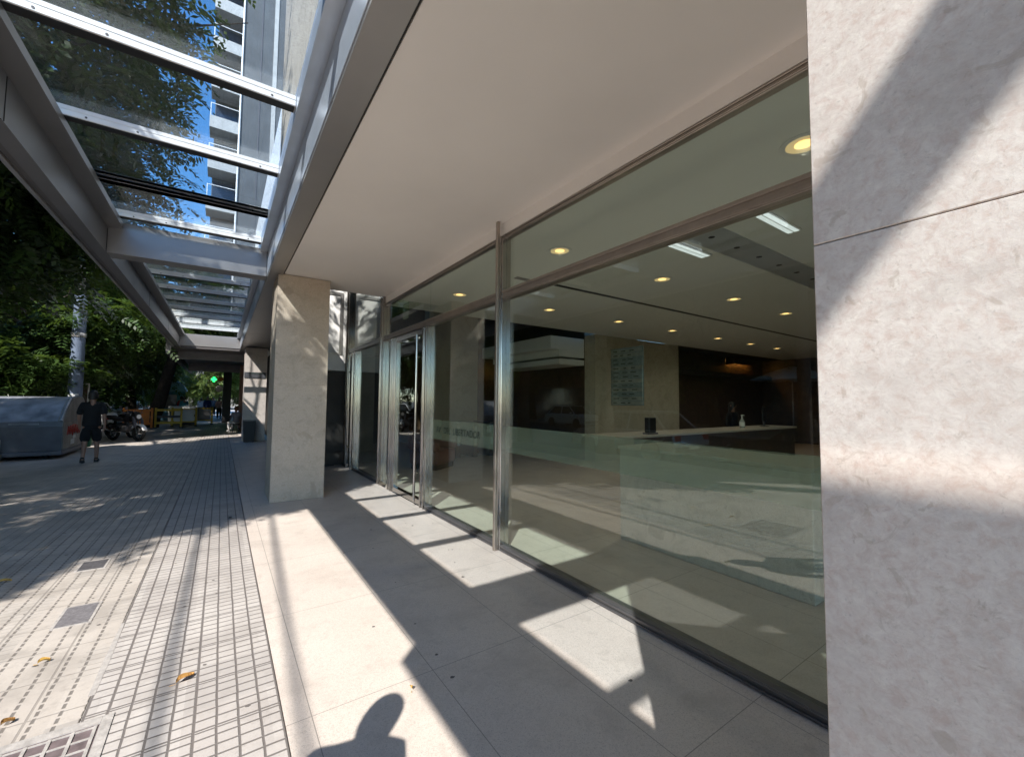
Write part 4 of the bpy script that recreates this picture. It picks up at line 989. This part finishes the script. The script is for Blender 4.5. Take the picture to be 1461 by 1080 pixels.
def crown_points(c, r, nclump, per, spread, seed):
    rg = np.random.default_rng(seed)
    u = rg.normal(size=(nclump, 3)); u /= np.linalg.norm(u, axis=1)[:, None]
    rad = rg.uniform(.45, 1.0, nclump) ** .6
    cc = u * rad[:, None] * np.array(r)
    P = np.repeat(cc, per, 0) + rg.normal(0, spread, (nclump * per, 3)) * np.array([1, 1, .7])
    D = P / np.array(r); D /= np.linalg.norm(D, axis=1)[:, None]; D = D * .7 + rg.normal(0, .55, D.shape); D[:, 2] *= .6
    D /= np.linalg.norm(D, axis=1)[:, None]
    return P + np.array(c), D

def limb_set(base, lean, fork, r0, c, r, seed, nl=7):
    rg = random.Random(seed); mb = MB()
    B = Vector(base); F = Vector(fork)
    pts = [B + (F - B) * t + Vector((math.sin(t * 5 + seed) * .07, math.cos(t * 4 + seed) * .07, 0)) for t in (0, .08, .3, .55, .8, 1)]
    mb.tube(pts, [r0 * 1.5, r0 * 1.1, r0, r0 * .92, r0 * .85, r0 * .8], 12)
    for i in range(nl):
        a = 2 * PI * i / nl + rg.random(); q = Vector((c[0] + r[0] * .75 * math.cos(a), c[1] + r[1] * .75 * math.sin(a), c[2] + r[2] * rg.uniform(-.2, .6)))
        mid = F + (q - F) * .45 + Vector((0, 0, .5)); tp = [F, F + (mid - F) * .5 + Vector((0, 0, .12)), mid, q]
        mb.tube(tp, [r0 * .55, r0 * .42, r0 * .3, r0 * .1], 8)
        for _ in range(3):
            q2 = q + Vector((rg.uniform(-1.3, 1.3), rg.uniform(-1.3, 1.3), rg.uniform(-.6, .9))); mb.tube([mid + (q - mid) * rg.uniform(.1, .7), (mid + q2) / 2 + Vector((0, 0, .2)), q2], [r0 * .2, r0 * .13, r0 * .04], 6)
    return mb

def street_tree(label, base, fork, c, r, nclump, per, lens, lw, ll, nlf, m, seed, r0=.2, clip=True, nl=7, group='street trees', extra=()):
    t = thing('street_tree', label, 'tree', base, 0, group)
    inv = Matrix.Translation((-base[0], -base[1], -base[2]))
    lm = limb_set(base, 0, fork, r0, c, r, seed, nl)
    for ec, er, en in extra: lm.tube([fork, tuple((a + b) / 2 + (.5 if i == 2 else 0) for i, (a, b) in enumerate(zip(fork, ec))), ec], [r0 * .5, r0 * .35, r0 * .08], 8)
    tr = lm.build('trunk', 'bark', t, smooth=True); tr.matrix_parent_inverse = inv
    P, D = crown_points(c, r, nclump, per, .55, seed)
    if clip: k = keep_mask(P + D * lens * .5); P, D = P[k], D[k]
    for ec, er, en in extra:
        P2, D2 = crown_points(ec, er, en, 30, .28, seed + 50); q = (P2[:, 1] - P2[:, 0]) > 6.25 + rng.normal(0, .12, len(P2)); s2 = P2[:, 1] - P2[:, 0]; g2 = P2[:, 0] + K * P2[:, 2]; q &= ~((g2 > 2.5) & (g2 < 3.15) & (np.sin(8.5 * s2 + 2 * g2) > .0)); P2, D2 = P2[q], D2[q] * (.4 if seed == 3 else 1); P = np.concatenate([P, P2]); D = np.concatenate([D, D2])  # gaps cut in the extra clumps let sun spots reach the pillar
    L = rng.uniform(.7, 1.2, len(P)) * lens
    cr = frond_mesh('crown', P, D, L, nlf, lw, ll, m, t); cr.matrix_parent_inverse = inv
    return t
street_tree('feathery dark tree whose crown spreads over the glass canopy', (-5.0, 9.5, -.0), (-4.8, 9.4, 4.2), (-4.7, 9.2, 8.1), (4.9, 5.6, 3.2), 190, 46, .66, .06, .18, 8, 'leaf_shaded', 3, .24, extra=(((-4.5, 2.4, 7.5), (1.1, 1.0, .8), 34), ((-3.5, 3.3, 7.3), (1.1, 1.0, .7), 30)))  # both extra clumps are out of view, added to shade the marble pillar
street_tree('broad street tree outside the picture shading the pavement', (-5.0, 1.8, 0), (-5.6, 2.2, 4.0), (-8.9, 4.0, 8.2), (4.2, 4.6, 3.2), 150, 36, .75, .09, .24, 7, 'leaf_shaded', 4, .24)
street_tree('dense dark street tree behind the canopy edge', (-5.0, 13.9, 0), (-4.9, 13.6, 3.6), (-6.0, 12.6, 7.2), (4.6, 4.6, 3.9), 170, 40, .70, .08, .21, 8, 'leaf_shaded', 5, .25)
street_tree('street tree with low bright fronds beside the lamp post', (-4.9, 25.2, 0), (-5.0, 24.6, 3.0), (-6.4, 22.0, 5.8), (3.8, 5.4, 4.3), 150, 40, .70, .08, .22, 8, 'leaf_half_lit', 8, .22, extra=(((-5.2, 20.0, 3.0), (1.1, 1.1, .75), 16), ((-2.9, 21.7, 4.7), (1.3, 1.3, .8), 16), ((-3.9, 20.6, 4.4), (.9, .9, .6), 8)))
street_tree('leaning dark trunk tree rising from the works barriers', (-3.25, 30.5, 0), (-2.05, 29.6, 4.4), (-4.6, 31.5, 7.2), (4.8, 5.6, 3.8), 150, 36, .74, .09, .24, 8, 'leaf_shaded', 13, .30, True)
street_tree('dark low-crowned tree behind the roadworks', (-5.2, 41, 0), (-5.4, 40.6, 2.6), (-7.2, 40, 6.2), (5.0, 5.0, 4.9), 130, 34, .9, .12, .3, 7, 'leaf_half_lit', 14, .30, False)
street_tree('dark low-crowned tree farther along the kerb', (-5.2, 54, 0), (-5.6, 53.6, 2.6), (-9.0, 54, 6.4), (6.0, 5.0, 5.4), 130, 34, 1.0, .14, .34, 7, 'leaf_shaded', 15, .30, False)
far_ = []
# across the road: two crown shapes, copied
t1 = street_tree('large dark tree across the road, nearest', (-18.5, 4, 0), (-18.4, 4, 3.4), (-17.5, 4, 8.0), (4.8, 5.4, 4.2), 110, 30, .8, .10, .26, 7, 'leaf_shaded', 21, .3, False)
t2 = street_tree('rounder dark tree across the road behind the parked cars', (-18.5, 13.5, 0), (-18.3, 13.5, 3.0), (-17.5, 13.5, 7.0), (4.6, 5.0, 4.4), 110, 30, .8, .10, .26, 7, 'leaf_half_lit', 22, .3, False)
for i, (sx, y, sc, lb) in enumerate(((0, 22, .95, 'dark tree across the road, third from the camera'), (1, 31, 1.05, 'dark tree across the road, fourth from the camera'), (0, 41, 1.0, 'dark tree across the road, fifth from the camera'), (1, 52, 1.1, 'tree across the road, last before the sunlit park'), (0, -6, 1.0, 'dark tree across the road behind the camera'))):
    o = copy_tree((t1, t2)[sx]); o.location = (-18.5, y, 0); o.scale = (sc,) * 3; o.rotation_euler = (0, 0, .4 * (i - 2)); o['label'] = lb
# sunlit trees of the square at the end of the street
t3 = street_tree('sunlit park tree at the end of the street, in the middle', (-2.5, 80, 0), (-2.4, 80, 2.2), (-2.5, 80, 6.3), (5.6, 5, 5.6), 190, 34, 1.0, .16, .42, 6, 'leaf_sunlit', 31, .3, False, group='sunlit park trees')
for x, y, sc, lb in ((4.5, 84, 1.1, 'sunlit park tree at the end of the street, right'), (-9.5, 78, 1.0, 'sunlit park tree at the end of the street, left'), (-16.5, 86, 1.2, 'sunlit park tree at the far left end of the road')):
    o = copy_tree(t3); o.location = (x, y, 0); o.scale = (sc,) * 3; o.rotation_euler = (0, 0, x); o['label'] = lb

# ------------------------------------------------------------------ buildings across the road and at its end
def block(label, x0, x1, y0, y1, h, col, face='x'):
    t = thing('building', label, 'building', ((x0 + x1) / 2, (y0 + y1) / 2, 0), 0, 'buildings around the street')
    inv = Matrix.Translation((-(x0 + x1) / 2, -(y0 + y1) / 2, 0))
    m = mat('render', col, .85, noise=(.5, .12, 6))
    def bp(nm, mb, mm):
        mb.build(nm, mm, t)
        for q in mb.last: q.matrix_parent_inverse = inv
    bp('wall', MB().box(x0, x1, y0, y1, -.2, h), m)
    bp('parapet', MB().box(x0 - .1, x1 + .12, y0 - .05, y1 + .05, h + .002, h + .5), m)
    nz = int((h - 4) // 3)
    if face == 'x':
        ny = max(2, int((y1 - y0) // 3.4))
        for k in range(nz):
            for i in range(ny):
                yc = y0 + (i + .5) * (y1 - y0) / ny
                bp('window', MB().box(x1 + .003, x1 + .05, yc - .7, yc + .7, 4.2 + k * 3, 5.9 + k * 3), 'towerglass')
        bp('shop_window', MB().box(x1 + .003, x1 + .05, y0 + .6, y1 - .6, .2, 2.9), 'towerglass')
    else:
        nx = max(2, int((x1 - x0) // 3.4))
        for k in range(nz):
            for i in range(nx):
                xc = x0 + (i + .5) * (x1 - x0) / nx
                bp('window', MB().box(xc - .7, xc + .7, y0 - .05, y0 - .003, 4.2 + k * 3, 5.9 + k * 3), 'towerglass')
block('grey apartment block across the road opposite the entrance', -34, -21.5, -8, 8, 15, (.16, .155, .15))
block('beige apartment block across the road', -34, -21.5, 8.1, 24, 17, (.24, .21, .17))
block('brown apartment block across the road', -34, -21.5, 24.1, 40, 14, (.17, .13, .10))
block('pale apartment block across the road', -34, -21.5, 40.1, 58, 17, (.28, .27, .25))
block('reddish building closing the far end of the street', -30, -10, 125, 138, 12, (.30, .15, .12), 'y')
block('pale tall building at the far end behind the park trees', -9, 14, 108, 120, 22, (.26, .25, .22), 'y')

# ------------------------------------------------------------------ light
w = bpy.data.worlds.new('World'); SC.world = w; w.use_nodes = True
nt = w.node_tree; bg = nt.nodes['Background']
sky = nt.nodes.new('ShaderNodeTexSky'); sky.sky_type = 'NISHITA'; sky.sun_disc = False
d = Vector((K, K, -1)).normalized()
sky.sun_elevation = math.asin(-d.z); sky.sun_rotation = math.atan2(-d.x, -d.y); sky.air_density = .8; sky.dust_density = .2; sky.ozone_density = 5.0
hs = nt.nodes.new('ShaderNodeHueSaturation'); hs.inputs['Saturation'].default_value = 1.2
nt.links.new(sky.outputs[0], hs.inputs['Color']); wm = nt.nodes.new('ShaderNodeMix'); wm.data_type = 'RGBA'; wm.blend_type = 'MULTIPLY'; wm.inputs[0].default_value = 1; wm.inputs[7].default_value = (1.0, .915, .79, 1)
nt.links.new(hs.outputs[0], wm.inputs[6]); nt.links.new(wm.outputs[2], bg.inputs[0]); bg.inputs[1].default_value = .15
sl = bpy.data.lights.new('sun', 'SUN'); sl.energy = 2.65; sl.angle = math.radians(.53); sl.color = (1.0, .95, .885)
so = bpy.data.objects.new('sun', sl); COL.objects.link(so); so.rotation_euler = d.to_track_quat('-Z', 'Y').to_euler(); so.location = (-15, -15, 20)

# ------------------------------------------------------------------ camera
yw, pt, rl = .604313, .054496, -.008756
fwd = Vector((math.sin(yw) * math.cos(pt), math.cos(yw) * math.cos(pt), math.sin(pt))); right = Vector((math.cos(yw), -math.sin(yw), 0)); down = fwd.cross(right)
r2 = math.cos(rl) * right + math.sin(rl) * down; d2 = -math.sin(rl) * right + math.cos(rl) * down
cd = bpy.data.cameras.new('camera'); cd.sensor_width = 36; cd.lens = 36 * 599.15 / 1461; cd.clip_start = .05; cd.clip_end = 1000
co = bpy.data.objects.new('camera', cd); COL.objects.link(co)
mx = Matrix((r2, -d2, -fwd)).transposed().to_4x4(); mx.translation = (0, 0, 1.62); co.matrix_world = mx
SC.camera = co

SC.view_settings.view_transform = 'Standard'; SC.view_settings.look = 'None'; SC.view_settings.exposure = 1.78; SC.view_settings.gamma = 1
try: SC.view_settings.use_curve_mapping = False
except Exception: pass
c = SC.cycles
c.use_denoising = True
try: c.denoiser = 'OPENIMAGEDENOISE'; c.denoising_input_passes = 'RGB_ALBEDO_NORMAL'; c.denoising_prefilter = 'ACCURATE'
except Exception: pass
c.max_bounces = 10; c.transparent_max_bounces = 32; c.diffuse_bounces = 7; c.glossy_bounces = 5
c.caustics_reflective = False; c.caustics_refractive = False; c.sample_clamp_indirect = 6
